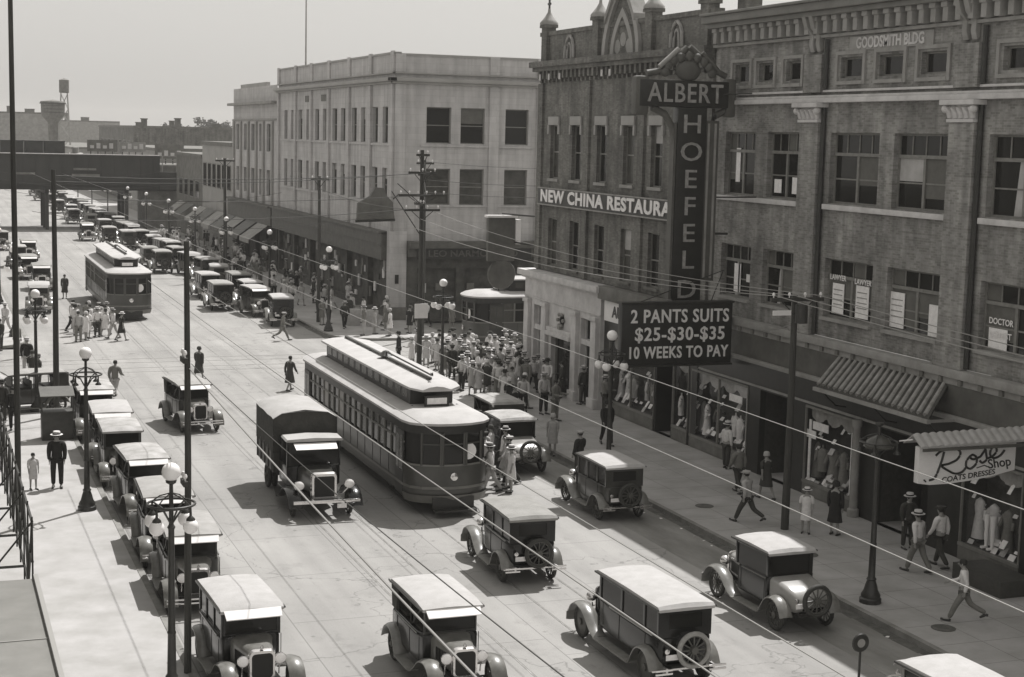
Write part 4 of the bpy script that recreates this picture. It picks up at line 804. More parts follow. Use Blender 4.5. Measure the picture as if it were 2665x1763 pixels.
        bc = MB(); bc.loft([[(-.64, by+.5, rz), (-.66, by+.02, rz-.05), (-.62, by-.02, 1.15), (-.64, by+.42, 1.15)], [(-.62, by+.5, rz), (-.64, by+.05, rz-.05), (-.60, by+.02, 1.15), (-.62, by+.42, 1.15)]]); bc.loft([[(.64, by+.5, rz), (.66, by+.02, rz-.05), (.62, by-.02, 1.15), (.64, by+.42, 1.15)], [(.62, by+.5, rz), (.64, by+.05, rz-.05), (.60, by+.02, 1.15), (.62, by+.42, 1.15)]])
        bc.box(-.62, .62, by-.03, by, 1.15, 1.34); bc.box(-.62, .62, by-.03, by, 1.6, rz-.02); bc.box(-.62, -.3, by-.03, by, 1.34, 1.6); bc.box(.3, .62, by-.03, by, 1.34, 1.6); bc.build('back_curtain', M['canvasd'], e)
    hwR = .70; rings = []
    for y, dz in ys:
        top = [(-hwR, rz-.03), (-hwR*.98, rz+.03+dz*.4), (-hwR*.6, rz+.06+dz), (0, rz+.075+dz*1.1), (hwR*.6, rz+.06+dz), (hwR*.98, rz+.03+dz*.4), (hwR, rz-.03)]
        rings.append([(x, y, z+min(0, dz)*.6) for x, z in top]+[(hwR*.95, y, rz-.05+min(0, dz)*.6), (-hwR*.95, y, rz-.05+min(0, dz)*.6)])
    rfo = rf.loft(rings).build('roof', T, e, smooth=35)
    for s_ in (-1, 1): tr_ = MB(); tr_.box(s_*.70, s_*.72, ys[0][0], ys[-1][0], rz-.045, rz-.005); tr_.build('drip_rail', M['iron'], rfo)
    if visor:
        v = MB(); v.loft([[(-.62, fy1+.14, rz-.02), (.62, fy1+.14, rz-.02), (.62, fy1+.14, rz+.0), (-.62, fy1+.14, rz+.0)], [(-.6, fy1+.32, rz-.17), (.6, fy1+.32, rz-.17), (.6, fy1+.33, rz-.15), (-.6, fy1+.33, rz-.15)]]); v.build('sun_visor', M['white'] if visor == 2 else T, e)
    for s_ in (-1, 1):
        a, b = s_*.53, s_*.88
        n = 9; fp = [(fy+.50, .30), (fy+.49, .48)]+[(fy+.48*cos(t), .46+.40*sin(t)) for t in [pi*.10+k*pi*.50/8 for k in range(9)]]+[(fy-.34, .795), (fy-.52, .69), (fy-.70, .54), (fy-.88, .41), (fy-1.08, .335)]
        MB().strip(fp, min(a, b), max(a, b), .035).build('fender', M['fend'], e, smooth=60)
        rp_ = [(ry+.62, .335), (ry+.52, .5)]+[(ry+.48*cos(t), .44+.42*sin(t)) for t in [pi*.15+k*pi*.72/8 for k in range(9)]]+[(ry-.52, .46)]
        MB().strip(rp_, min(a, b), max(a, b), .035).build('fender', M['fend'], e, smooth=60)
        rb_ = MB(); rb_.box(s_*.64, s_*.90, ry+.60, fy-1.04, .295, .335); rb_.build('running_board', M['rboard'], e, bevel=.008)
        hl = MB(); hl.lathe([(.02, -.17), (.09, -.13), (.125, -.03), (.125, .01), (.115, .015)], (s_*.40, fy+.18, .93), 14, 'y'); hl.tube([(s_*.40, fy+.1, .8), (s_*.40, fy+.05, .55)], .018, 5); h_ = hl.build('headlight', M['nickel'], e, smooth=50)
        ln = MB(); ln.lathe([(.112, .0), (.08, .02), (.01, .03)], (s_*.40, fy+.193, .93), 14, 'y'); ln.build('lens', M['globe'], h_, smooth=60)
    bp = MB(); bp.tube([(-.82, fy+.60, .5), (-.4, fy+.68, .52), (.4, fy+.68, .52), (.82, fy+.60, .5)], .022, 6); bp.tube([(-.82, fy+.60, .42), (-.4, fy+.68, .42), (.4, fy+.68, .42), (.82, fy+.60, .42)], .022, 6); bp.build('bumper', M['nickel'], e, smooth=50)
    ze = by if kind != 'coupe' else -1.95
    if spare:
        wheel(e, .0 if kind == 'coupe' else .12, ze-.16-(.05 if kind == 'coupe' else 0), .41, z=.88, axis='y', nm='spare_wheel', tm=M['tyre'] if spare == 1 else M['tyreL'])
    if spare != 1 or kind == 'sedan':
        bp = MB()
        bp.box(-.86, .86, ze-.12, ze-.09, .46, .50)
        for s_ in (-1, 1): bp.box(s_*.45, s_*.86, ze-.30, ze-.27, .52, .56); bp.box(s_*.45, s_*.86, ze-.30, ze-.27, .44, .48); bp.box(s_*.55, s_*.6, ze-.271, ze-.1, .43, .57)
        bp.build('rear_bumper', M['nickel'], e)
    tl = MB(); tl.lathe([(.05, 0), (.06, -.05), (.01, -.06)], (-.5, ze-.06, .88), 8, 'y'); tl.build('tail_lamp', M['nickel'], e)
    lp = MB(); lp.box(-.52, -.22, ze-.10, ze-.085, .68, .80); lp.build('number_plate', M['paper'], e)
    return e
M['fend'] = mat('dusty_sunlit_fender_paint', .17, .32, .35, 2.5, coat=.4)  # dusty fenders and hoods, base colour lightened to carry sun and sky reflection
M['tyreL'] = mat('pale_sidewall_tyre', .30, .75, .2, 12)
PROTO = {}
M['top3'] = mat('grey_rubberised_top', .26, .7, .2, 2, .3, 20); M['top4'] = mat('patched_fabric_top', .38, .85, .3, 2.2, .4, 14)
def car_proto(key):
    if key in PROTO: return PROTO[key], False
    k = dict(
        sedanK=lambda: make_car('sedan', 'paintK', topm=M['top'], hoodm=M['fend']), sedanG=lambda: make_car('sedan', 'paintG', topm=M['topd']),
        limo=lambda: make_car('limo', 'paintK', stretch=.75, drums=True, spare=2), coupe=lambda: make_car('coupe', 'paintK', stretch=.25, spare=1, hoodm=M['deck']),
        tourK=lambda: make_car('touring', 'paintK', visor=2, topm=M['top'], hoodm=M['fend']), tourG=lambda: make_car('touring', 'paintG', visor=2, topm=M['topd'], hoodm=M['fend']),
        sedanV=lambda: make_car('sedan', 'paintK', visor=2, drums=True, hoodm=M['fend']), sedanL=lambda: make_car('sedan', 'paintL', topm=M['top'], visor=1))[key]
    PROTO[key] = k(); KIDS.clear(); return PROTO[key], True
def car(key, x, y, heading, label, group):      # heading 0 = driving away (+Y), pi = towards the camera
    p, new = car_proto(key)
    c = p if new else dup(p)
    rr = random.Random(int(x*31+y*7)); k_ = 1.04+rr.uniform(-.03, .04) if y > 45 else 1.05; c.scale = (k_, k_, k_*(1+rr.uniform(-.03, .03)))
    if y > 38:
        for ch in c.children:
            if ch.name.startswith('roof'): ch.material_slots[0].link = 'OBJECT'; ch.material_slots[0].material = rr.choice([M['top'], M['topd'], M['top3'], M['top4']])
    c.location = (x, y, 0); c.rotation_euler = (0, 0, heading); tag(c, label, 'car', group); return c
for k in ('sedanK', 'sedanG', 'limo', 'coupe', 'tourK', 'tourG', 'sedanV', 'sedanL'): pass
OL = ['first', 'second', 'third', 'fourth', 'fifth', 'sixth', 'seventh', 'eighth', 'ninth', 'tenth', 'eleventh', 'twelfth', 'thirteenth', 'fourteenth', 'fifteenth', 'sixteenth', 'seventeenth', 'eighteenth', 'nineteenth', 'twentieth', 'twenty-first', 'twenty-second', 'twenty-third', 'twenty-fourth', 'twenty-fifth', 'twenty-sixth', 'twenty-seventh', 'twenty-eighth', 'twenty-ninth', 'thirtieth', 'thirty-first', 'thirty-second', 'thirty-third', 'thirty-fourth', 'thirty-fifth', 'thirty-sixth', 'thirty-seventh', 'thirty-eighth', 'thirty-ninth', 'fortieth']
G1 = 'cars driving away on the right side'
car('sedanK', 15.98, 42.2, -.03, 'black sedan driving away in front of the large streetcar', G1)
car('sedanG', 21.55, 48.3, .0, 'dark grey sedan with lone small rear window beside the right kerb, behind the coupe', G1)
car('coupe', 21.2, 36.2, .02, 'black coupe with bright rear deck and large rear window by the right kerb', G1)
car('limo', 16.2, 33.7, .02, 'long black sedan with nickel belt line, nearest the bottom centre-right', G1)
car('sedanL', 19.55, 26.15, .02, 'car with white roof cut off at the bottom right corner', G1)
car('tourK', 11.15, 33.9, pi, 'touring car with pale visor driving towards the camera at bottom centre', 'cars driving towards the camera')
car('tourG', 10.55, 66.9, pi+.10, 'dark touring car driving alone towards the camera near the crossing', 'cars driving towards the camera')
car('coupe', 21.0, 56.0, 0, 'coupe with bright roof and people at its running board beside the streetcar', G1)
car('sedanV', 18.75, 65.5, .0, 'sedan whose roof shows just right of the large streetcar', G1)
car('tourG', 22.0, 60.6, 0, 'open car parked by the crowd at the right street corner', G1)
G2 = 'cars parked along the left kerb'
ys = [(35.0, 6.75, 'sedanV'), (41.9, 6.6, 'tourG'), (46.5, 6.62, 'tourK'), (52.0, 6.7, 'tourK'), (57.2, 6.55, 'sedanG'), (60.8, 6.6, 'tourK'), (66.0, 6.5, 'tourG')]
for i, (y, x, k) in enumerate(ys):
    car(k, x, y, pi+random.uniform(-.04, .04), OL[i]+' car from the camera in the row parked along the left kerb', G2)
car('tourG', 4.0, 71.5, pi/2+.2, 'dusty car standing behind the left kerb beyond the walking man', G2)
G3 = 'cars parked along the far right kerb'
y = 101.8; i = 0; rnd = random.Random(3)
while y < 400:
    k = rnd.choice(['sedanK', 'sedanK', 'sedanG', 'tourK', 'tourG', 'sedanV', 'sedanL'])
    x = 22.0+rnd.uniform(-.5, .25)
    if i < 30: car(k, x, y, rnd.uniform(-.14, .16)+(pi if rnd.random() < .35 else 0), OL[i]+' car from the side street in the row along the far right kerb', G3)
    y += rnd.uniform(5.0, 6.0)+(2.5 if rnd.random() < .15 else 0)+max(0, y-200)*.02; i += 1
G4 = 'cars driving in the far street'
for i, (k, x, y, h) in enumerate((('sedanK', 19.6, 111.5, 0), ('sedanK', 20.0, 119.5, .05), ('tourK', 19.7, 141, 0), ('sedanG', 19.4, 147, 0), ('sedanV', 17.3, 181.5, pi), ('sedanG', 20, 168, 0), ('tourK', 19, 176, 0), ('sedanK', 18.6, 214, 0), ('sedanK', 19.4, 226, 0), ('tourG', 18.8, 240, 0), ('sedanK', 20, 190, 0), ('sedanL', 19.5, 201, 0), ('sedanK', 19.6, 262, 0), ('sedanG', 18.9, 280, 0), ('sedanK', 19.4, 300, 0), ('sedanV', 14.5, 330, pi), ('sedanK', 19.2, 330, 0))):
    car(k, x, y, h, OL[i]+' nearest moving car in the far street beyond the crossing', G4)
G5 = 'cars along the far left kerb'
for i, (k, x, y) in enumerate((('sedanL', 7.4, 111.5), ('tourG', 8.6, 126.5), ('tourK', 8.2, 136), ('sedanG', 8.0, 147), ('tourG', 9.4, 155), ('sedanK', 7.5, 168), ('tourK', 7.6, 186), ('sedanK', 7.4, 214), ('sedanG', 7.4, 232))):
    car(k, x, y, pi+rnd.uniform(-.1, .1), OL[i]+' nearest car along the far left kerb beyond the side street', G5)
# ---- covered truck --------------------------------------------------------
def make_truck():
    e = tag(empty('covered_truck'), 'dark delivery truck with canvas-covered body driving towards the camera beside the streetcar', 'truck')
    for s_ in (-1, 1): wheel(e, s_*.86, 2.15, .42); wheel(e, s_*.90, -1.55, .44); 
    for s_ in (-1, 1): wheel(e, s_*.68, -1.55, .44)
    mb = MB(); mb.box(-.42, .42, -2.5, 2.6, .52, .66); mb.tube([(-.86, 2.15, .45), (.86, 2.15, .45)], .045, 6); mb.tube([(-.9, -1.55, .45), (.9, -1.55, .45)], .06, 6); mb.build('chassis', M['iron'], e)
    mb = MB(); mb.box(-1.08, 1.08, -2.75, .35, .92, 1.06); mb.box(-1.08, -1.02, -2.75, .35, 1.06, 1.75); mb.box(1.02, 1.08, -2.75, .35, 1.06, 1.75); mb.box(-1.02, 1.02, .29, .35, 1.06, 1.75); mb.box(-1.02, 1.02, -2.75, -2.69, 1.06, 1.6)
    for s_ in (-1, 1):
        for k in range(5): mb.box(s_*1.08, s_*1.12, -2.6+k*.68, -2.52+k*.68, .95, 1.74)
    mb.build('cargo_bed', M['wood_d'], e)
    cv = MB(); rings = []
    for i, y in enumerate((-2.8, -2.1, -1.4, -.6, .1, .42)):
        sag = -.03*(i % 2); zt = 2.98
        rings.append([(-1.1, y, 1.6), (-1.1, y, 2.8+sag), (-.8, y, zt+sag), (0, y, zt+.1+sag*2), (.8, y, zt+sag), (1.1, y, 2.8+sag), (1.1, y, 1.6)])
    cv.loft(rings, close=False, cap=False); cv.build('canvas_sides', M['canvasd'], e, smooth=30)
    tp = MB(); tp.loft([[(x*1.005, y, z+.012) for x, y, z in r_[1:6]] for r_ in rings], close=False, cap=False); tp.build('canvas_top', M['canvas'], e, smooth=30)
    fr_ = MB(); fr_.add([(-1.09, .4, 1.6), (-1.09, .4, 2.8), (-.8, .4, 2.97), (0, .4, 3.07), (.8, .4, 2.97), (1.09, .4, 2.8), (1.09, .4, 1.6)], [(0, 1, 2, 3, 4, 5, 6)]); fr_.build('end_curtain', M['canvasd'], e); fr_ = MB(); fr_.add([(-1.09, -2.78, 1.6), (-1.09, -2.78, 2.8), (-.8, -2.78, 2.97), (0, -2.78, 3.07), (.8, -2.78, 2.97), (1.09, -2.78, 2.8), (1.09, -2.78, 1.6)], [(0, 1, 2, 3, 4, 5, 6)]); fr_.build('end_curtain', M['canvasd'], e)
    cbn = MB(); cbn.loft([rrect(.5, .78, .7, 1.35, .06), rrect(1.35, .78, .7, 1.35, .06), rrect(1.45, .66, .7, 1.38, .08)])
    for s_ in (-1, 1):
        for y in (.52, 1.36): cbn.box(s_*.74, s_*.79, y-.03, y+.03, 1.33, 2.16)
    cbn.box(-.74, .74, 1.33, 1.38, 2.08, 2.16); cbn.box(-.74, .74, .5, .54, 1.3, 2.16); cab = cbn.build('cab', M['paintK'], e, bevel=.01)
    mb = MB(); mb.quad((-.73, 1.37, 1.38), (.73, 1.37, 1.38), (.73, 1.37, 2.08), (-.73, 1.37, 2.08)); mb.build('windshield', M['glass'], cab)
    mb = MB(); mb.loft([[(-.84, y, z), (-.8, y, z+.06), (0, y, z+.1), (.8, y, z+.06), (.84, y, z), (.8, y, z-.02), (-.8, y, z-.02)] for y, z in ((.42, 2.18), (1.0, 2.22), (1.5, 2.2))]); mb.build('cab_roof', M['canvas'], cab, smooth=30)
    mb = MB(); mb.loft([[(-.62, 1.5, 2.12), (.62, 1.5, 2.12), (.62, 1.5, 2.14), (-.62, 1.5, 2.14)], [(-.6, 1.74, 1.98), (.6, 1.74, 1.98), (.6, 1.75, 2.0), (-.6, 1.75, 2.0)]]); mb.build('sun_visor', M['white'], cab)
    mb = MB(); mb.loft([rrect(2.42-.9*t, .34+.16*t, .72, 1.38+.04*t, .12) for t in (0, .5, 1)]); mb.build('hood', M['paintG'], e, smooth=50)
    mb = MB(); mb.loft([rrect(2.5, .35, .62, 1.42, .1), rrect(2.42, .38, .6, 1.46, .12)]); rd = mb.build('radiator', M['nickel'], e, smooth=50)
    mb = MB(); mb.loft([rrect(2.505, .29, .7, 1.34, .06), rrect(2.51, .29, .7, 1.34, .06)]); mb.build('radiator_core', M['dark'], rd)
    for s_ in (-1, 1):
        a, b = s_*.68, s_*1.06; fp = [(2.68, .42)]+[(2.15+.52*cos(t), .5+.44*sin(t)) for t in [pi*.1+k*pi*.62/7 for k in range(8)]]+[(1.62, .62), (1.4, .45), (1.2, .4)]
        MB().strip(fp, min(a, b), max(a, b), .04).build('fender', M['paintK'], e, smooth=60)
        mb = MB(); mb.box(s_*.8, s_*1.06, .3, 1.22, .36, .4); mb.build('running_board', M['iron'], e)
        hl = MB(); hl.lathe([(.02, -.2), (.11, -.15), (.15, -.03), (.15, .01), (.14, .015)], (s_*.72, 2.5, 1.08), 14, 'y'); hl.tube([(s_*.72, 2.42, .95), (s_*.5, 2.4, .7)], .02, 5); h_ = hl.build('headlight', M['nickel'], e, smooth=50)
        ln = MB(); ln.lathe([(.138, 0), (.1, .03), (.01, .045)], (s_*.72, 2.515, 1.08), 14, 'y'); ln.build('lens', M['globe'], h_, smooth=60)
    mb = MB(); mb.box(-.95, .95, 2.74, 2.8, .58, .68); mb.box(-.4, -.34, 2.5, 2.74, .58, .66); mb.box(.34, .4, 2.5, 2.74, .58, .66); mb.build('bumper', M['nickel'], e, bevel=.01)
    mb = MB(); mb.box(-.55, -.28, 2.81, 2.82, .42, .56); mb.build('number_plate', M['paper'], e)
    for o in [c for c in e.children_recursive if c.type == 'MESH']:      # stretch the cab and nose to their full size
        if o.name.split('.')[0] in ('wheel', 'tyre'):
            if o.parent == e and o.location.y > 1: o.location.y = .45+(o.location.y-.45)*1.5; o.location.x *= 1.1
            continue
        for v in o.data.vertices:
            if v.co.y > .44 and 'canvas' not in o.name and 'curtain' not in o.name: v.co.y = .45+(v.co.y-.45)*1.5; v.co.x *= 1.16; v.co.z *= 1.04
    return e
tr_ = make_truck(); tr_.location = (12.2, 52.9, 0); tr_.rotation_euler = (0, 0, pi-.02)
# ---- streetcars -----------------------------------------------------------
def make_tram(Lg, label, body='tramB', sideL=True):
    """front end at +Y"""
    e = tag(empty('streetcar'), label, 'streetcar', 'streetcars'); h = Lg/2; W = 1.38; nose = 1.05
    def plan(z, w=1.0, inset=0):   # rounded plan outline
        pts = []
        ys_ = h-nose
        for k in range(9): a = -pi/2+pi*k/8; pts.append((W*w*sin(a)*1.0, ys_+(nose-inset)*cos(a)**.8 if cos(a) > 0 else ys_, z))
        for k in range(9): a = pi/2-pi*k/8; pts.append((W*w*sin(a), -ys_-((nose-inset)*cos(a)**.8 if cos(a) > 0 else 0), z))
        return pts
    mb = MB(); mb.loft([plan(.55, .96), plan(.75), plan(1.62)]); mb.build('lower_body', M[body], e, smooth=40)
    mb = MB(); mb.loft([plan(.86, 1.012, -.02), plan(.95, 1.012, -.02)], cap=False); mb.build('rub_rail', M['tramL'], e)
    mb = MB(); mb.loft([plan(1.60, 1.012, -.02), plan(1.66, 1.012, -.02)], cap=False); mb.build('window_ledge', M['tramL'], e)
    for s_ in (-1, 1):
        mb = MB()
        for k in range(int(Lg/1.1)): y = -h+nose+.25+k*1.04; mb.box(s_*W, s_*(W+.012), y, y+.03, .92, 1.58) if y < h-nose else None
        mb.build('panel_battens', M['tramK'], e)
    mb = MB(); mb.loft([plan(2.62, 1.0), plan(2.92, 1.0)]); mb.build('letterboard', M['tramK'], e, smooth=40)
    mb = MB(); mb.loft([plan(1.64, .93, .1), plan(2.64, .93, .1)]); mb.build('interior', M['dark'], e)
    n = round((Lg-2*nose)/.82); st = (Lg-2*nose)/n
    for s_ in (-1, 1):
        for k in range(n):
            y = -h+nose+k*st; mb = MB(); x = s_*W
            mb.box(x, x-s_*.05, y, y+.09, 1.66, 2.62); mb.box(x, x-s_*.04, y+.09, y+st, 2.24, 2.29); f_ = mb.build('window', M['tramL'], e)
            mb = MB(); mb.quad((x-s_*.045, y+.09, 1.66), (x-s_*.045, y+st, 1.66), (x-s_*.045, y+st, 2.62), (x-s_*.045, y+.09, 2.62)); mb.build('pane', M['blind'] if (k*5+s_) % 7 < 2 and (k < n*.45) else M['glass2'] if (k*7+s_) % 3 == 0 else M['glass'], f_)
    for q in (1, -1):                  # end windows
        for (x0, x1) in ((-1.0, -.42), (-.36, .36), (.42, 1.0)):
            def yy(x): return q*(h-nose+nose*max(0, cos(math.asin(min(1, abs(x)/W))))**.8)
            mb = MB()
            for x in (x0, x1): mb.tube([(x, yy(x), 1.62), (x, yy(x), 2.66)], .05, 6)
            mb.tube([(x0, yy(x0), 2.3), (x1, yy(x1), 2.3)], .03, 5); f_ = mb.build('end_window', M[body], e)
            mb = MB(); mb.quad((x0, yy(x0)-q*.03, 1.64), (x1, yy(x1)-q*.03, 1.64), (x1, yy(x1)-q*.03, 2.64), (x0, yy(x0)-q*.03, 2.64)); mb.build('pane', M['glass'], f_)
        for s_ in (-1, 1):             # folding vestibule doors
            mb = MB(); y0, y1 = q*(h-nose-.02), q*(h-nose-.9); mb.box(s_*(W+.015), s_*(W-.02), y0, y1, .55, 2.6); d_ = mb.build('door', M['tramK'], e)
            mb = MB()
            for t in (.08, .54): a = y0+(y1-y0)*t; b = y0+(y1-y0)*(t+.36); mb.quad((s_*(W+.018), a, 1.35), (s_*(W+.018), b, 1.35), (s_*(W+.018), b, 2.45), (s_*(W+.018), a, 2.45))
            mb.build('pane', M['glass2'], d_)
        mb = MB(); mb.lathe([(.02, -.12*q), (.11, -.08*q), (.13, .03*q), (.10, .05*q)], (0, q*(h+.06), 1.28), 12, 'y'); mb.build('headlamp', M['nickel'], e, smooth=50)
        mb = MB(); mb.loft([[(x*1.0, y, z) for x, y, z in plan(.42, .98)][0:9] if q == 1 else [(x, y, z) for x, y, z in plan(.42, .98)][9:18], [(x, y, z) for x, y, z in plan(.68, 1.03, -.1)][0:9] if q == 1 else [(x, y, z) for x, y, z in plan(.68, 1.03, -.1)][9:18]], close=False, cap=False); mb.build('bumper', M['tramL'], e, smooth=40)
        mb = MB(); mb.box(-.7, .7, q*(h+.02), q*(h+.35), .2, .26); mb.box(-.7, .7, q*(h-.02), q*(h+.04), .2, .62); mb.build('fender_tray', M['tramK'], e)
    mb = MB(); mb.lathe([(.27, 0), (.27, .02), (.02, .025)], (-.52, h-.12, 2.05), 20, 'y'); mb.build('white_disc', M['white'], e)
    # roof: lower deck and clerestory
    def rplan(zs, w, ins):
        return plan(zs, w, ins)
    mb = MB(); mb.loft([plan(2.90, 1.05, -.12), plan(2.98, 1.06, -.15), plan(3.10, .90, .12), plan(3.2, .62, .75)]); mb.build('lower_roof', M['tramR'], e, smooth=25)
    for s_ in (-1, 1):
        for k in range(5):
            y = -h+2.2+k*(Lg-4.4)/4; mb = MB(); mb.tube([(s_*1.34, y, 2.99), (s_*1.12, y, 3.1), (s_*.75, y, 3.2)], .03, 5); mb.build('roof_rib', M['tramK'], e)
    c0, c1 = -h+2.0, h-2.4
    mb = MB(); mb.box(-.74, .74, c0+.15, c1-.15, 3.1, 3.82); mb.build('clerestory', M['tramK'], e)
    for s_ in (-1, 1):
        mb = MB()
        for k in range(int((c1-c0)/.9)): y = c0+.3+k*.9; mb.box(s_*.74, s_*.745, y, y+.62, 3.36, 3.64)
        mb.build('clerestory_lights', M['glass2'], e)
    mb = MB(); rings = []
    for y, w_, dz in ((c0-.45, .5, -.1), (c0-.2, .9, -.03), (c0+.4, .98, 0), (c1-.4, .98, 0), (c1+.2, .9, -.03), (c1+.45, .5, -.1)):
        rings.append([(-w_, y, 3.78+dz), (-w_*.97, y, 3.84+dz), (-w_*.5, y, 3.92+dz), (0, y, 3.95+dz), (w_*.5, y, 3.92+dz), (w_*.97, y, 3.84+dz), (w_, y, 3.78+dz)])
    mb.loft(rings); mb.build('clerestory_roof', M['tramR'], e, smooth=30)
    mb = MB(); mb.box(-.05, .05, c0+.3, c1-.3, 3.98, 4.04); 
    for k in range(7): y = c0+.5+k*(c1-c0-1)/6; mb.box(-.09, .09, y-.08, y+.08, 3.9, 3.98)
    mb.build('trolley_plank', M['wood_d'], e)
    mb = MB(); mb.lathe([(.3, 4.04), (.22, 4.1), (.1, 4.2), (.03, 4.22)], (0, 0, 0), 12); mb.tube([(0, 0, 4.18), (0, h*.35, 4.16), (0, h-2.6, 4.13)], .03, 6); mb.lathe([(.07, -.03), (.03, 0), (.07, .03)], (0, h-2.55, 4.16), 10, 'x'); mb.build('trolley_pole', M['iron'], e)
    mb = MB(); mb.box(-.42, .42, h-2.0, h-1.92, 3.2, 3.55); sb_ = mb.build('route_box', M['tramK'], e)
    mb = MB(); mb.box(-.34, .34, h-1.92, h-1.91, 3.28, 3.48); mb.build('route_card', M['paper'], sb_)
    for yb in (-h*.52, h*.52):
        mb = MB(); mb.box(-.95, -.86, yb-1.1, yb+1.1, .35, .55); mb.box(.86, .95, yb-1.1, yb+1.1, .35, .55)
        for yw in (-.75, .75): mb.lathe([(.40, -.80), (.40, -.70), (.12, -.7), (.12, .7), (.40, .70), (.40, .80)], (0, yb+yw, .41), 16, 'x')
        mb.build('truck', M['iron'], e)
    mb = MB(); mb.box(-1.0, 1.0, -h*.25, h*.25, .4, .78); mb.box(-.9, .9, -h+nose, h-nose, .60, .78); mb.build('underframe', M['iron'], e)
    return e
t1 = make_tram(16.6, 'large streetcar with long clerestory roof facing the camera in the middle of the street'); t1.scale = (1.03, 1.0, 1.05); t1.location = (16.3, 56.9, 0); t1.rotation_euler = (0, 0, pi)
KIDS.clear()
t2 = dup(t1, (12.6, 113.6, 0), pi); t2.location = (12.75, 113.2, 0); tag(t2, 'smaller dark streetcar further up the street in the left track', 'streetcar', 'streetcars')
t3 = dup(t1, (37.9, 86.9, 0), pi/2); t3.scale = (1.03, 1.0, 1.12); tag(t3, 'streetcar half hidden behind the right street corner in the side street', 'streetcar', 'streetcars')
# ============================================================ STREET FURNITURE
def lamp_post(x, y, label, globes=True, z0=.14):
    e = tag(empty('street_lamp', (x, y, z0)), label, 'street lamp', 'globe street lamps')
    mb = MB(); mb.lathe([(.30, 0), (.30, .12), (.26, .16), (.27, .22), (.20, .34), (.16, .5), (.12, .62), (.14, .66), (.10, .72), (.085, 1.6), (.10, 1.63), (.08, 1.68), (.065, 3.9), (.09, 3.95), (.06, 4.0)], (0, 0, 0), 16); mb.build('post', M['iron'], e, smooth=40)
    mb = MB(); mb.lathe([(.50+.028*cos(a), 4.46+.028*sin(a)) for a in [2*pi*k/8 for k in range(9)]], (0, 0, 0), 28, cap=False)
    for k in range(4):
        a = pi/4+k*pi/2; mb.tube([(0, 0, 4.0), (.25*cos(a), .25*sin(a), 4.34), (.5*cos(a), .5*sin(a), 4.46)], .022, 6); mb.tube([(0, 0, 4.7), (.3*cos(a), .3*sin(a), 4.6), (.5*cos(a), .5*sin(a), 4.46)], .015, 5)
        mb.lathe([(.10, -.30), (.09, -.26), (.03, -.2), (.02, 0)], (.5*cos(a), .5*sin(a), 4.46), 10)
    mb.tube([(0, 0, 3.95), (0, 0, 4.92)], [.055, .04], 8); mb.lathe([(.05, 0), (.11, .04), (.12, .1)], (0, 0, 4.88), 10); mb.build('bracket_ring', M['iron'], e, smooth=40)
    mb = MB(); mb.ball((0, 0, 5.15), .20, 20, 14); mb.build('globe', M['globe'], e, smooth=80)
    if globes:
        for k in range(4): a = pi/4+k*pi/2; mb = MB(); mb.ball((.5*cos(a), .5*sin(a), 4.03), .165, 16, 12); mb.build('globe', M['globe'], e, smooth=80)
    return e
L1 = lamp_post(24.05, 35.75, 'nearest globe lamp on the right pavement, its lower brackets bare', False)
bpy.data.objects.remove([c for c in L1.children if c.name.startswith('globe')][0]); mb = MB(); mb.lathe([(.40, 4.30), (.42, 4.34), (.30, 4.52), (.12, 4.62), (.03, 4.66)], (0, 0, 0), 20); mb.build('lamp_shade', M['glass2'], L1, smooth=50)
lamps = [(23.95, 53.2), (24.1, 74.0), (23.85, 96.4), (23.6, 113.2), (23.5, 130.0), (23.6, 146.5), (23.6, 163), (23.6, 180), (23.6, 197), (23.6, 219), (23.6, 240), (23.6, 262)]
base = lamp_post(*lamps[0], 'globe lamp on the right pavement beside the dark suit sign'); KIDS.clear()
nm = ['globe lamp standing at the right street corner by the crowd', 'globe lamp on the far corner beside the side street crossing'] + ['globe lamp, '+OL[i]+' along the far right pavement past the crossing' for i in range(12)]
for (x, y), l in zip(lamps[1:], nm): tag(dup(base, (x, y, .14), 0), l)
tag(dup(base, (4.85, 33.3, .14), 0), 'nearest lamp at lower left with a wheel-like bracket ring over a car roof')
lf2 = lamp_post(4.86, 51.95, 'lamp with a single top globe on the left pavement beside the parked cars', False)
tag(dup(base, (4.55, 71.0, .14), 0), 'globe lamp beside the tall pole on the left pavement'); tag(dup(base, (5.0, 97.0, .14), 0), 'globe lamp at the left edge beyond the side street')
tag(dup(base, (5.0, 115.0, .14), 0), 'farther globe lamp near the left edge of the street')

def utility_pole(x, y, h, arms, label, r=.15, z0=.14, xform=True, plate=None):
    e = tag(empty('utility_pole', (x, y, z0)), label, 'utility pole', 'wooden utility poles'); h -= z0
    mb = MB(); mb.tube([(0, 0, 0), (.02, 0, h*.5), (0, .02, h)], [r, r*.88, r*.7], 10); mb.build('post', M['pole'], e, smooth=50)
    for (z, w_, ax) in arms:
        z -= z0; mb = MB()
        if ax == 'x': mb.box(-w_/2, w_/2, -.06-r*.8, .04-r*.8, z-.06, z+.06); mb.tube([(-w_*.3, -.05-r*.8, z-.05), (0, -.08, z-.55)], .02, 4); mb.tube([(w_*.3, -.05-r*.8, z-.05), (0, -.08, z-.55)], .02, 4)
        else: mb.box(-.05-r*.8, .05-r*.8, -w_/2, w_/2, z-.06, z+.06)
        a_ = mb.build('crossarm', M['pole'], e)
        n = max(2, int(w_/.4)); 
        for k in range(n):
            u = -w_/2+.1+(w_-.2)*k/(n-1); p = (u, -.01-r*.8, z+.06) if ax == 'x' else (-r*.8, u, z+.06)
            mb = MB(); mb.lathe([(.02, 0), (.02, .06), (.045, .07), (.05, .11), (.03, .16), (.01, .17)], p, 8); mb.build('insulator', M['white'], a_)
    return e
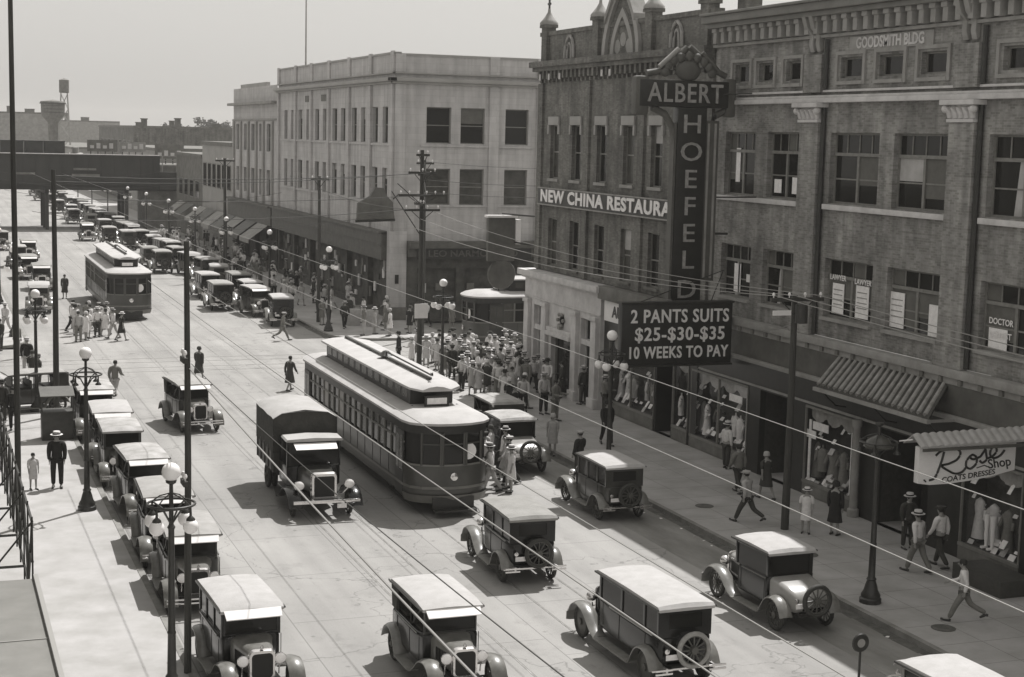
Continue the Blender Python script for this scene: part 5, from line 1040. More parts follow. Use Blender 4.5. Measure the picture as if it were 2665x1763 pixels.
up1 = utility_pole(25.94, 43.6, 7.75, [(7.62, 1.9, 'x')], 'utility pole with a white-insulated crossarm on the right pavement near the canopy', .135)
mb = MB(); mb.lathe([(.2, 0), (.2, .6), (.06, .66)], (.05, -.34, 6.75), 12); mb.build('transformer', M['iron'], up1); mb = MB(); mb.box(-.95, -.3, -.3, -.27, 7.0, 7.16); mb.build('pole_plate', M['white'], up1)
up2 = utility_pole(24.05, 77.7, 11.75, [(11.5, .7, 'x'), (10.6, 1.5, 'x'), (9.45, 2.5, 'x'), (9.0, 1.6, 'y'), (8.7, 1.9, 'x')], 'tall utility pole with many crossarms at the right street corner', .14)
mb = MB(); mb.tube([(-1.6, 0, 9.5), (0, 0, 7.2)], .03, 5); mb.tube([(-1.3, 0, 9.9), (-.1, 0, 8.9)], .025, 5); mb.build('brace', M['iron'], up2)
mb = MB(); mb.box(-.35, .35, -.28, -.22, 3.0, 3.75); mb.build('street_notice', M['white'], up2)
utility_pole(28.95, 93.0, 11.0, [(10.8, 1.1, 'x'), (10.1, .9, 'x')], 'slimmer utility pole on the far side-street pavement left of the dark corner sign', .13)
utility_pole(24.35, 101.2, 9.7, [(9.5, 1.2, 'x')], 'utility pole on the far right pavement before the pale corner block', .13)
utility_pole(23.9, 133, 10.2, [(10.0, 1.6, 'x')], 'utility pole amid the lamps of the far right pavement', .15)
utility_pole(5.28, 69.7, 10.7, [], 'tall bare utility pole on the left pavement beyond the walking man', .135)
utility_pole(5.5, 35.3, 10.05, [(4.6, .5, 'y'), (7.4, .5, 'y')], 'near utility pole rising through the row of cars parked at left', .085)
utility_pole(2.62, 50.0, 17.2, [], 'very tall pole along the left edge of the picture', .10)
# parking / stop sign at bottom right
e = tag(empty('street_sign', (19.25, 28.9, 0)), 'round-topped sign on a thin stem in the road at the bottom right', 'street sign')
mb = MB(); mb.tube([(0, 0, 0), (0, 0, 1.42)], .03, 8); mb.lathe([(.2, 0), (.2, .05), (.06, .09)], (0, 0, 0), 14); mb.build('stem', M['iron'], e, smooth=40)
mb = MB(); mb.lathe([(.2, -.03), (.22, 0), (.2, .03)], (0, 0, 1.6), 20, 'y'); d_ = mb.build('disc', M['iron'], e, smooth=40); mb = MB(); mb.lathe([(.10, -.034), (.10, -.036)], (0, 0, 1.6), 16, 'y'); mb.build('roundel', M['stoneM'], d_)

# ---- overhead wires --------------------------------------------------------
def wire(a, b, sag, label, r=.014, m=None, n=24, grp='overhead wires'):
    pts = [tuple(Vector(a).lerp(Vector(b), k/n)-Vector((0, 0, sag*4*(k/n)*(1-k/n)))) for k in range(n+1)]
    return tag(MB().tube(pts, r, 5).build('overhead_wire', m or M['wire'], smooth=70), label, 'wire', grp)
def trolley(x, label, z=6.9):
    pts = [(x, y, z) for y in range(-6, 320, 8)]; return tag(MB().tube(pts, .010, 5).build('trolley_wire', M['wire'], smooth=70), label, 'wire', 'trolley wires')
trolley(16.1, 'bright trolley wire running above the streetcar track on the right'); trolley(12.5, 'trolley wire running above the left streetcar track')
wire((8.95, -4, 7.05), (9.05, 58, 7.05), .1, 'feeder wire slanting over the streetcar front and the long sedan', .009)
wire((7.75, -4, 7.05), (7.65, 58, 7.05), .15, 'thick feeder wire slanting over the streetcar side to the long sedan', .011)
wire((5.2, -4, 7.0), (5.55, 35.3, 7.2), .25, 'bright wire crossing the front of the covered truck', .016)
wire((6.3, 10, 7.0), (5.6, 35.3, 7.3), .2, 'dark twin wire beside the bright wire at the truck', .009, M['wired'])
for i, dx in enumerate((-.8, -.1, .75)):
    wire((25.94+dx, -5, 7.9), (25.94+dx, 43.4, 7.75), .6, OL[i]+' of three wires strung along the right pavement towards the camera'); wire((25.94+dx, 43.4, 7.75), (24.05+dx*.9, 77.6, 7.9+i*.35), .55, OL[i]+' of three wires between the canopy pole and the corner pole')
for i, (z, z2) in enumerate(((10.45, 10.62), (10.2, 10.55), (9.5, 9.5), (8.6, 8.75))):
    wire((5.28, 69.7, z), (24.05+(-.6 if i % 2 else .6), 77.6, z2), .25, OL[i]+' from the top of four dark span wires crossing the street', .016, M['wired'])
for i, z in enumerate((10.6, 9.5, 8.75)): wire((24.3, 77.7, z), (28.95, 93, z+.3), .2, OL[i]+' dark wire from the corner pole to the side street pole', .014, M['wired']); wire((28.95, 93, z+.3), (46, 96, z+.2), .3, OL[i]+' dark wire leading along the side street in front of the pale block', .014, M['wired'])
for y in (84, 112, 140, 168): wire((5.3, y, 8.2), (24.2, y, 8.2), .9, 'dark span wire over the tracks', .012, M['wired'])
wire((24.05, 77.7, 8.7), (24.35, 101.2, 8.9), .3, 'dark wire between the corner pole and the pole before the pale block', .014, M['wired'])
wire((26.0, 43.6, 6.9), (29.2, 51.5, 5.6), .1, 'short bracing wire from the canopy pole to the brick front', .013)

# ---- projecting signs on the brick block ------------------------------------
SY = 54.4
hs_ = tag(empty('vertical_sign'), 'tall dark projecting sign lettered ALBERT HOEFELD down the brick block', 'sign')
mb = MB(); mb.box(25.21, 28.93, SY-.22, SY+.22, 13.78, 14.78); mb.build('name_board', M['signd'], hs_, bevel=.04)
mb = MB(); mb.box(26.82, 28.04, SY-.22, SY+.22, 6.45, 13.775); mb.build('shaft', M['signd'], hs_, bevel=.03)
mb = MB(); mb.box(28.04, 28.60, SY-.16, SY+.16, 7.2, 13.3); sp_ = mb.build('side_panel', M['signf'], hs_)
for x in (28.11, 28.40): mb = MB(); mb.box(x, x+.09, SY-.2, SY-.165, 7.3, 13.2); mb.build('stripe', M['stoneM'], sp_)
mb = MB(); mb.box(26.70, 26.80, SY-.18, SY+.18, 6.5, 13.2); mb.build('edge_strip', M['signf'], hs_)
for (x0, x1) in ((25.16, 25.60), (28.95, 29.27)):
    mb = MB(); mb.box(x0-.12, x1, SY-.2, SY+.2, 13.45, 14.9); mb.build('end_scroll', M['signf'], hs_, bevel=.1)
random.seed(4)
for i, (pts, rr) in enumerate((([(25.56, 15.0), (26.11, 15.1), (26.60, 15.5), (27.20, 16.0)], .13), ([(28.88, 15.0), (28.38, 15.2), (27.89, 15.6), (27.30, 16.05)], .12), ([(26.01, 15.25), (26.41, 15.6), (26.80, 15.95)], .10), ([(28.58, 15.1), (28.19, 15.5), (27.79, 15.85)], .08))):
    MB().tube([(x, SY-.12*(i > 1), z) for x, z in pts], rr, 8).build('scroll', M['stoneM'] if i == 2 else M['signf'], hs_, smooth=60)
mb = MB()
for k in range(9): a = pi*(k+.5)/9; mb.ball((27.25+1.0*cos(a), SY-.1, 14.95+.72*sin(a)), .19, 8, 6, (1, .6, 1))
mb.ball((27.25, SY-.05, 15.15), .52, 12, 8, (1, .35, .8)); mb.build('cresting', M['signf'], hs_, smooth=60)
for s_, xb in ((-1, 26.82), (1, 28.04)):
    MB().tube([(xb, SY, 12.4), (xb+s_*.12, SY, 13.0), (xb+s_*.45, SY, 13.5), (xb+s_*1.0, SY, 13.75)], .14, 8).build('corner_bracket', M['signf'], hs_, smooth=60)
def sign_text(txt, x, z, size, y, par, sx=1.0, bold=.02, m=None, space=1, fit=None): return textobj(txt, size, .02, m or M['letter'], par, face_mat((x, y, z), (1, 0, 0), (0, 0, 1)), sx=sx, bold=bold, space=space, fit=fit)
M['letter'] = mat('aged_letter_enamel', .33, .5, .3, 6)
sign_text('ALBERT', 27.10, 14.27, 1.0, SY-.245, hs_, .92, .012, space=1.12, fit=3.15)
for ch, z in zip('HOEFELD', (13.12, 12.08, 11.05, 10.02, 9.0, 7.98, 6.85)): sign_text(ch, 27.42, z, 1.0, SY-.245, hs_, 1.2, .003)
for z in (14.3, 10.4): MB().tube([(28.58, SY, z), (30.07 if z > 12 else 29.18, SY-2.2, z+.1)], .03, 5).build('stay_rod', M['iron'], hs_)
for z in (13.9, 9.0): mb = MB(); mb.tube([(27.99, SY, z), (29.22, SY, z)], .05, 6); mb.build('mount', M['iron'], hs_)
pt = tag(empty('price_sign'), 'black board reading 2 PANTS SUITS 10 WEEKS TO PAY in white capitals', 'sign')
PY_ = 53.5
mb = MB(); mb.box(24.38, 29.01, PY_-.18, PY_+.18, 4.12, 6.42); mb.build('board', M['signd'], pt, bevel=.03)
mb = MB(); mb.box(24.33, 29.06, PY_-.2, PY_+.2, 6.425, 6.5); mb.box(24.33, 29.06, PY_-.2, PY_+.2, 4.04, 4.115); mb.build('frame', M['iron'], pt)
for txt, x, z, s_, k in (('2 PANTS SUITS', 26.79, 5.94, .70, 4.1), ('$25-$30-$35', 26.81, 5.26, .70, 3.75), ('10 WEEKS TO PAY', 26.74, 4.57, .62, 4.15)): sign_text(txt, x, z, s_, PY_-.2, pt, 1, .012, M['white'], fit=k, space=1.1)
for x in (25.22, 28.17): MB().tube([(x, PY_, 6.5), (29.01, PY_+.7, 7.6)], .02, 5).build('hanger', M['iron'], pt)
# Rose shop sign with corrugated hood
RY = 35.5
rs = tag(empty('shop_sign'), 'white Rose Shop banner sign with curved lower edge under a corrugated hood', 'sign')
bot = [(25.12, 3.46), (25.5, 3.40), (26.1, 3.40), (26.8, 3.45), (27.5, 3.53), (28.28, 3.68)]
mb = MB(); poly = bot+[(28.28, 4.58), (25.12, 4.46)]; mb.loft([[(x, RY-.1, z) for x, z in poly], [(x, RY+.1, z) for x, z in poly]]); mb.build('panel', M['white'], rs, bevel=.008)
mb = MB(); rings = []
for k in range(15*6+1):
    t = k/90; x = 24.95+3.75*t; d = .04*abs(math.sin(pi*t*15)); rings.append([(x, RY-.42, 4.52+d+.06*t), (x, RY, 4.80+d+.06*t), (x, RY+.42, 4.52+d+.06*t), (x, RY+.42, 4.48+.06*t), (x, RY, 4.76+.06*t), (x, RY-.42, 4.48+.06*t)])
mb.loft(rings); mb.build('hood', M['corr'], rs, smooth=50)
mb = MB(); mb.box(25.0, 28.65, RY-.45, RY-.40, 4.40, 4.48); mb.build('hood_rail', M['signf'], rs)
for dy in (-.35, .35): MB().tube([(28.6, RY+dy, 4.6), (29.4, RY+dy, 4.75)], .04, 6).build('bracket', M['iron'], rs)
mb = MB(); mb.tube([(24.6, RY+.1, 4.62), (24.95, RY, 4.66)], .02, 5); mb.build('hanger_rod', M['white'], rs)
M['ink'] = mat('black_sign_ink', .03, .5)
def script(strokes, ox, oz, sc, r, nm='script_lettering'):
    mb = MB()
    for st in strokes:
        P3 = [Vector((ox+u*sc*1.17, RY-.115, oz+v*sc+.0)) for u, v in st]; out = []
        for i in range(len(P3)-1):       # Catmull-Rom smoothing
            p0, p1, p2, p3 = P3[max(i-1, 0)], P3[i], P3[i+1], P3[min(i+2, len(P3)-1)]
            for k in range(5):
                t = k/5; out.append(.5*((2*p1)+(p2-p0)*t+(2*p0-5*p1+4*p2-p3)*t*t+(3*p1-p0-3*p2+p3)*t**3))
        out.append(P3[-1]); mb.tube(out, r, 6)
    mb.build(nm, M['ink'], rs, smooth=60)
script([[(.12, .02), (.26, .06), (.36, .2), (.5, .62), (.58, .98)], [(.30, .86), (.5, 1.02), (.9, 1.08), (1.14, .94), (1.06, .70), (.78, .56), (.52, .50), (.72, .34), (1.0, .20), (1.24, .24), (1.38, .40)],
        [(1.5, .78), (1.38, .62), (1.38, .42), (1.54, .34), (1.72, .50), (1.72, .72), (1.58, .82), (1.5, .74), (1.62, .66), (1.86, .74)],
        [(1.86, .74), (1.98, .92), (2.02, .98), (2.06, .80), (2.08, .62), (1.94, .52), (1.84, .60)], [(2.08, .66), (2.3, .74), (2.42, .92), (2.34, 1.08), (2.22, .98), (2.2, .78), (2.34, .66), (2.56, .74), (2.7, .92)]], 25.36, 3.52, .80, .032)
script([[(.0, .06), (.06, .0)], ], 25.3, 3.5, 1, .02)
textobj('Shop', .38, .006, M['ink'], rs, face_mat((27.75, RY-.11, 3.90), (1, 0, .08), (-.25, 0, 1)), bold=.004)
textobj('COATS DRESSES', .21, .006, M['ink'], rs, face_mat((26.75, RY-.11, 3.585), (1, 0, .09), (0, 0, 1)), sx=1.15, bold=.002)
mb = MB(); mb.tube([(27.0, RY-.115, 3.80), (27.25, RY-.115, 3.86), (27.4, RY-.115, 3.80)], .015, 5); mb.build('flourish', M['ink'], rs)
# small diamond sign at the right edge, window placards
e = tag(empty('diamond_sign', (29.2, 33.3, 6.55)), 'white panel with a dark chevron mark fixed at the right picture edge', 'sign')
mb = MB(); mb.box(-.05, .05, -.9, .9, -.45, .45); mb.build('panel', M['white'], e); mb = MB(); mb.tube([(-.07, .5, .35), (-.07, -.25, 0), (-.07, .5, -.35)], .05, 6); mb.build('chevron', M['ink'], e)
mb = MB()
PL = [(47.05, 6.7, .72, 1.05), (45.55, 6.7, .78, 1.1), (43.5, 6.65, .80, 1.15), (41.5, 6.6, .5, 1.0), (38.3, 6.62, .85, .62), (54.3, 6.75, .5, 1.1), (53.4, 7.2, .35, .3), (54.6, 11.0, .32, 1.3), (51.5, 10.7, .5, .5), (50.2, 10.7, .55, .6)]
for i, (y, z, w_, h) in enumerate(PL):
    mb = MB(); mb.box(FX+.18, FX+.2, y-w_/2, y+w_/2, z, z+h)
    o = tag(mb.build('window_card', M['paper']), 'white card or curtain behind glass of the brick block upper windows', 'window card', 'cards in the upper windows')
    if i in (0, 1, 2):
        mb = MB()
        for k in range(4): mb.box(FX+.165, FX+.179, y-w_*.38, y+w_*.38, z+h*(.3+.16*k), z+h*(.3+.16*k)+.03)
        mb.build('faint_print', M['stoneM'], o)
for i, (y, z, t_) in enumerate(((38.15, 8.0-.55, 'DOCTOR'), (38.15, 7.05, 'DENTIST'), (47.05, 7.95, 'LAWYER'), (45.5, 7.92, 'LAWYER'))):
    o = tag(empty('window_lettering'), ['upper white lettering on the rightmost first floor window', 'lower white lettering on the rightmost first floor window', 'white lettering above the left card in the wide windows', 'white lettering above the right card in the wide windows'][i], 'lettering')
    textobj(t_, .26, .004, M['white'], o, face_mat((FX+.15, y, z), (0, -1, 0), (0, 0, 1)), bold=.004)

# ============================================================ SHOP DISPLAY GOODS
rg = random.Random(11)
def form(x, y, kind, m):
    e = tag(empty('display_form', (x, y, .85)), 'pale garment on a display form inside the right-hand shop windows', 'mannequin', 'garments on display forms')
    mb = MB(); mb.lathe([(.14, 0), (.14, .03), (.02, .05), (.02, .5)], (0, 0, 0), 10); mb.build('stand', M['iron'], e)
    mb = MB()
    if kind: mb.loft([[(a*cos(t), b*sin(t), z) for t in [2*pi*k/12 for k in range(12)]] for a, b, z in ((.26, .2, .12), (.2, .15, .55), (.15, .11, .85), (.2, .13, 1.12), (.17, .09, 1.26), (.05, .05, 1.34))])
    else: mb.loft([[(a*cos(t), b*sin(t), z) for t in [2*pi*k/12 for k in range(12)]] for a, b, z in ((.18, .13, .42), (.17, .12, .62), (.21, .14, .95), (.2, .1, 1.15), (.06, .06, 1.24))])
    for s_ in (-1, 1): mb.tube([(s_*.17, 0, 1.18), (s_*.25, .02, 1.02), (s_*(.30 if kind else .24), .10, .80)], [.07, .06, .05], 6)
    mb.tube([(0, 0, 1.22), (0, 0, 1.36)], .035, 6); mb.build('garment', m, e, smooth=50); return e
F0 = {}
WN = {52.3: 'in the wide shop window under the price sign', 45.0: 'in the shop window beside the round column', 36.2: 'in the window below the Rose sign', 60.4: 'in the dark shop window by the bank front', 57.2: 'in the narrow window left of the price sign', 32.2: 'in the last window at right'}
for (a, b, c, z1) in SH+sh2:
    if a < 32: continue
    wn = WN[a]
    n = int((b-a)/.62); x0 = FX-.02
    for k in range(n):
        y = a+.35+k*(b-a-.5)/max(1, n-1); kind = rg.random() < .55; m = rg.choice([CLOTH['white'], CLOTH['white'], CLOTH['cream'], CLOTH['light'], CLOTH['grey'], CLOTH['dark']])
        key = (kind, m.name)
        if key not in F0: F0[key] = form(x0, y, kind, m); KIDS.clear(); o = F0[key]
        else: o = dup(F0[key])
        o['label'] = m.name.replace('_', ' ').replace('cotton', 'cotton')+(' gown ' if kind else ' blouse ')+wn
        o.location = (x0+rg.uniform(0, .5), y+rg.uniform(-.1, .1), c+.04); o.rotation_euler = (0, 0, pi/2+rg.uniform(-.5, .5))
    for k in range(int((b-a)*(9 if a in (45.0, 52.3) else 5))):
        y = rg.uniform(a+.15, b-.3); w_, h = rg.uniform(.10, .30), rg.uniform(.08, .34); z = c+.05+.25*(rg.random() < .5) if rg.random() < .7 else rg.uniform(c+.9, z1-.6); x = FX-.22+rg.uniform(0, .2)
        mb = MB(); mb.loft([[(x, y, z), (x, y+w_, z), (x+.02, y+w_, z), (x+.02, y, z)], [(x+h*.55, y, z+h*.85), (x+h*.55, y+w_, z+h*.85), (x+h*.55+.02, y+w_, z+h*.85), (x+h*.55+.02, y, z+h*.85)]]); o = tag(mb.build('price_card', rg.choice([M['paper'], M['paper'], CLOTH['cream'], CLOTH['light']])), ('low' if z < 1.2 else 'high')+' small price card '+wn, 'price card', 'price cards in the shop windows')
    if a < 60:
        for yy in (a+.1, b-.28):
            if a in (45.0, 52.3): mb = MB(); mb.box(FX-.16, FX-.13, yy, yy+.14, c+.1, z1-.5); tag(mb.build('banner_strip', M['paper']), 'tall white strip hung '+wn, 'banner', 'tall white strips in the shop windows')
for y0_, z_ in ((52.9, 2.55), (46.7, 2.55), (47.5, 2.2)):
    mb = MB(); mb.box(FX-.17, FX-.14, y0_, y0_+1.0, z_, z_+.28); tag(mb.build('window_banner', M['paper']), 'white horizontal price banner across the shop glass', 'banner', 'white banners on the shop glass')
# leg forms in the window under the Rose sign
e = tag(empty('stocking_forms', (29.1, 37.6, .75)), 'pair of white stocking legs displayed under the Rose sign', 'display legs')
for dx in (0, .28):
    mb = MB(); mb.loft([[(.3+a*cos(t), dx+a*sin(t)*.9, z) for t in [2*pi*k/10 for k in range(10)]] for a, z in ((.045, .03), (.05, .12), (.075, .42), (.065, .55), (.10, .95), (.1, 1.0))]); mb.box(.12, .34, dx-.04, dx+.04, 0, .06); mb.build('leg', M['white'], e, smooth=50)
# goods along the far shop fronts (awning blinds, hanging wares)
for k in range(60):
    y = 102.8+k*.58+rg.uniform(-.2, .2); z = rg.uniform(.6, 3.2); w_ = rg.uniform(.2, .5); h = rg.uniform(.3, .9); x = FX+.1+rg.uniform(0, .2)
    mb = MB(); mb.box(x, x+.1, y, y+w_, z, z+h); mc = rg.choice([M['paper'], CLOTH['cream'], CLOTH['grey'], CLOTH['dark'], CLOTH['light']]); tag(mb.build('shop_goods', mc), mc.name.replace('_', ' ')+' box in the pale block shopfronts', 'goods', 'goods in the far shopfronts')
for k in range(14):
    x = 31.5+k*1.1; z = rg.uniform(.8, 2.8); mb = MB(); mb.box(x, x+rg.uniform(.3, .7), B0+.15, B0+.3, z, z+rg.uniform(.3, .8)); tag(mb.build('shop_goods', rg.choice([CLOTH['cream'], CLOTH['grey'], CLOTH['light']])), 'boxed goods in the side street shopfront of the pale corner block', 'goods', 'goods in the side street shopfront')
# bins, newsstand, sheets
e = tag(empty('news_stand', (4.9, 64.5, .14)), 'dark wooden news stand behind the man on the left pavement', 'news stand')
mb = MB(); mb.box(-.6, .6, -.4, .4, 0, 1.1); mb.box(-.66, .66, -.46, .46, 1.1, 1.16); mb.build('counter', M['wood_d'], e, bevel=.01); mb = MB(); mb.loft([[(-.66, -.5, 1.75), (.66, -.5, 1.75), (.66, -.5, 1.79), (-.66, -.5, 1.79)], [(-.66, .46, 2.0), (.66, .46, 2.0), (.66, .46, 2.04), (-.66, .46, 2.04)]]); mb.build('roof', M['signf'], e)
for sx_ in (-.6, .6): mb = MB(); mb.box(sx_-.03, sx_+.03, .36, .42, 1.16, 2.0); mb.build('post', M['wood_d'], e); mb = MB(); mb.box(sx_-.03, sx_+.03, -.42, -.36, 1.16, 1.8); mb.build('post', M['wood_d'], e)
for i, (x, y, w_, l) in enumerate(((25.7, 98.9, .9, 'left of two pale boxes stacked on the far corner pavement'), (26.9, 98.2, .7, 'right of two pale boxes on the far corner pavement'))):
    mb = MB(); mb.box(x, x+w_, y, y+.6, .14, 1.2); tag(mb.build('crate', M['wood_l'], bevel=.02), l, 'crate')
mb = MB()
for k in range(12): x = 28.1+k*.0; mb.box(27.9, 29.0, 34.2-k*.22, 34.1-k*.22, .145, .16)
tag(mb.build('cellar_grate', M['stoneL']), 'pale slatted cellar grate in the pavement at the lower right', 'grate')
mb = MB(); mb.box(27.75, 28.9, 35.0, 37.2, .14, .62); tag(mb.build('bench', M['wood_d'], bevel=.02), 'low dark bench-like ledge under the window at the Rose sign', 'ledge')
for i in range(22):
    x = KR-.12-rg.random()*.9; y = rg.uniform(24, 52); s_ = rg.uniform(.04, .13); a = rg.random()*6
    mb = MB(); mb.add([(x, y, .012), (x+s_*cos(a), y+s_*sin(a), .02), (x+s_*1.2*cos(a+1), y+s_*1.2*sin(a+1), .035), (x+s_*cos(a+1.8), y+s_*sin(a+1.8), .015)], [(0, 1, 2, 3)]); tag(mb.build('litter', M['paper']), 'scrap of paper litter by the right kerb', 'litter', 'paper scraps by the right kerb')

# ============================================================ PEOPLE
def skin_mesh(name, verts, edges, radii, sub=1):
    me = bpy.data.meshes.new(name); me.from_pydata([tuple(v) for v in verts], edges, []); o = bpy.data.objects.new(name, me); COL.objects.link(o)
    o.modifiers.new('s', 'SKIN'); o.modifiers.new('u', 'SUBSURF').levels = sub
    sv = me.skin_vertices[0].data
    for i, r_ in enumerate(radii): sv[i].radius = r_ if isinstance(r_, tuple) else (r_, r_); sv[i].use_root = (i == 0)
    o.modifiers['s'].use_smooth_shade = True; bpy.context.view_layer.update()
    dg = bpy.context.evaluated_depsgraph_get(); res = bpy.data.meshes.new_from_object(o.evaluated_get(dg)); res.name = name
    bpy.data.objects.remove(o); bpy.data.meshes.remove(me); res.shade_smooth(); return res
def skeleton(pose):
    la, lk, ra, rk, lb, le, rb_, re_, lean, head = pose
    def leg(s_, a, k):
        hip = Vector((s_*.095, 0, .90)); knee = hip+Vector((s_*.01, .43*sin(a), -.43*cos(a))); ank = knee+Vector((0, .42*sin(a-k), -.42*cos(a-k)))
        toe = ank+Vector((s_*.02, .17*cos(a-k*.8), -.05+.17*sin(a-k*.8)*.6)); heel = ank+Vector((0, -.05, -.045)); return hip, knee, ank, toe, heel
    L_, R_ = leg(-1, la, lk), leg(1, ra, rk); dz = .075-min(L_[2].z, R_[2].z)
    up = Vector((0, 0, dz))
    def arm(s_, b, e_):
        sh = Vector((s_*.185, lean*.42, 1.40)); el = sh+Vector((s_*.03, .28*sin(b), -.28*cos(b))); wr = el+Vector((-s_*.01, .25*sin(b+e_), -.25*cos(b+e_))); d = (wr-el).normalized()
        return sh, el, wr, wr+d*.055, d
    A, B = arm(-1, lb, le), arm(1, rb_, re_)
    T = [Vector((0, 0, .94)), Vector((0, lean*.15, 1.10)), Vector((0, lean*.33, 1.30)), Vector((0, lean*.45, 1.44)), Vector((0, lean*.5+.01, 1.51)), Vector((0, lean*.52+.03+head, 1.575)), Vector((0, lean*.54+.015+head, 1.66))]
    sc = lambda seq: [v+up for v in seq]
    return sc(T), sc(L_), sc(R_), sc(A[:4])+[A[4]], sc(B[:4])+[B[4]]
def body_mesh(pose):
    T, L_, R_, A, B = skeleton(pose)
    v = list(T); e = [(0, 1), (1, 2), (2, 3), (3, 4), (4, 5), (5, 6)]; r_ = [(.125, .095), (.115, .085), (.14, .095), (.09, .07), .05, (.066, .078), (.07, .085)]
    for G_ in (L_, R_):
        o = len(v); v += [G_[0], G_[1], G_[2], G_[3]]; e += [(0, o), (o, o+1), (o+1, o+2), (o+2, o+3)]; r_ += [.085, .055, .036, .028]
    for G_ in (A, B):
        o = len(v); sh, el, wr, pm, d = G_; v += [sh, el, wr, pm]; e += [(3, o), (o, o+1), (o+1, o+2), (o+2, o+3)]; r_ += [.055, .038, .025, (.018, .034)]
        side = Vector((0, 1, 0)) if abs(d.z) > .5 else Vector((0, 0, 1)); inw = d.cross(side)
        for j, (q, ln) in enumerate(((-.027, .062), (-.009, .075), (.009, .07), (.027, .055))):
            f0 = pm+side*q+d*.02; v += [f0, f0+d*ln*.6, f0+d*ln+inw*.012]; k = len(v)-3; e += [(o+3, k), (k, k+1), (k+1, k+2)]; r_ += [.0095, .009, .008]
        t0 = wr+d*.02+side*.035; v += [t0, t0+side*.02+d*.035]; k = len(v)-2; e += [(o+2, k), (k, k+1)]; r_ += [.012, .010]
    me = skin_mesh('body', v, e, r_)
    # face: nose, ears, eyes, mouth merged into the same mesh
    bm = bmesh.new(); bm.from_mesh(me); hc = (T[5]+T[6])/2
    def blob(c, s3, n=6):
        m_ = Matrix.Translation(c) @ Matrix.Diagonal((*s3, 1)); bmesh.ops.create_uvsphere(bm, u_segments=n, v_segments=5, radius=1, matrix=m_)
    fy = hc.y+.085; blob(Vector((0, fy+.002, hc.z-.012)), (.012, .02, .02)); blob(Vector((0, fy-.008, hc.z-.045)), (.024, .008, .006))
    for s_ in (-1, 1): blob(Vector((s_*.075, hc.y, hc.z-.01)), (.012, .02, .03)); blob(Vector((s_*.028, fy-.008, hc.z+.012)), (.011, .008, .007))
    bm.to_mesh(me); bm.free(); me.shade_smooth(); return me, T
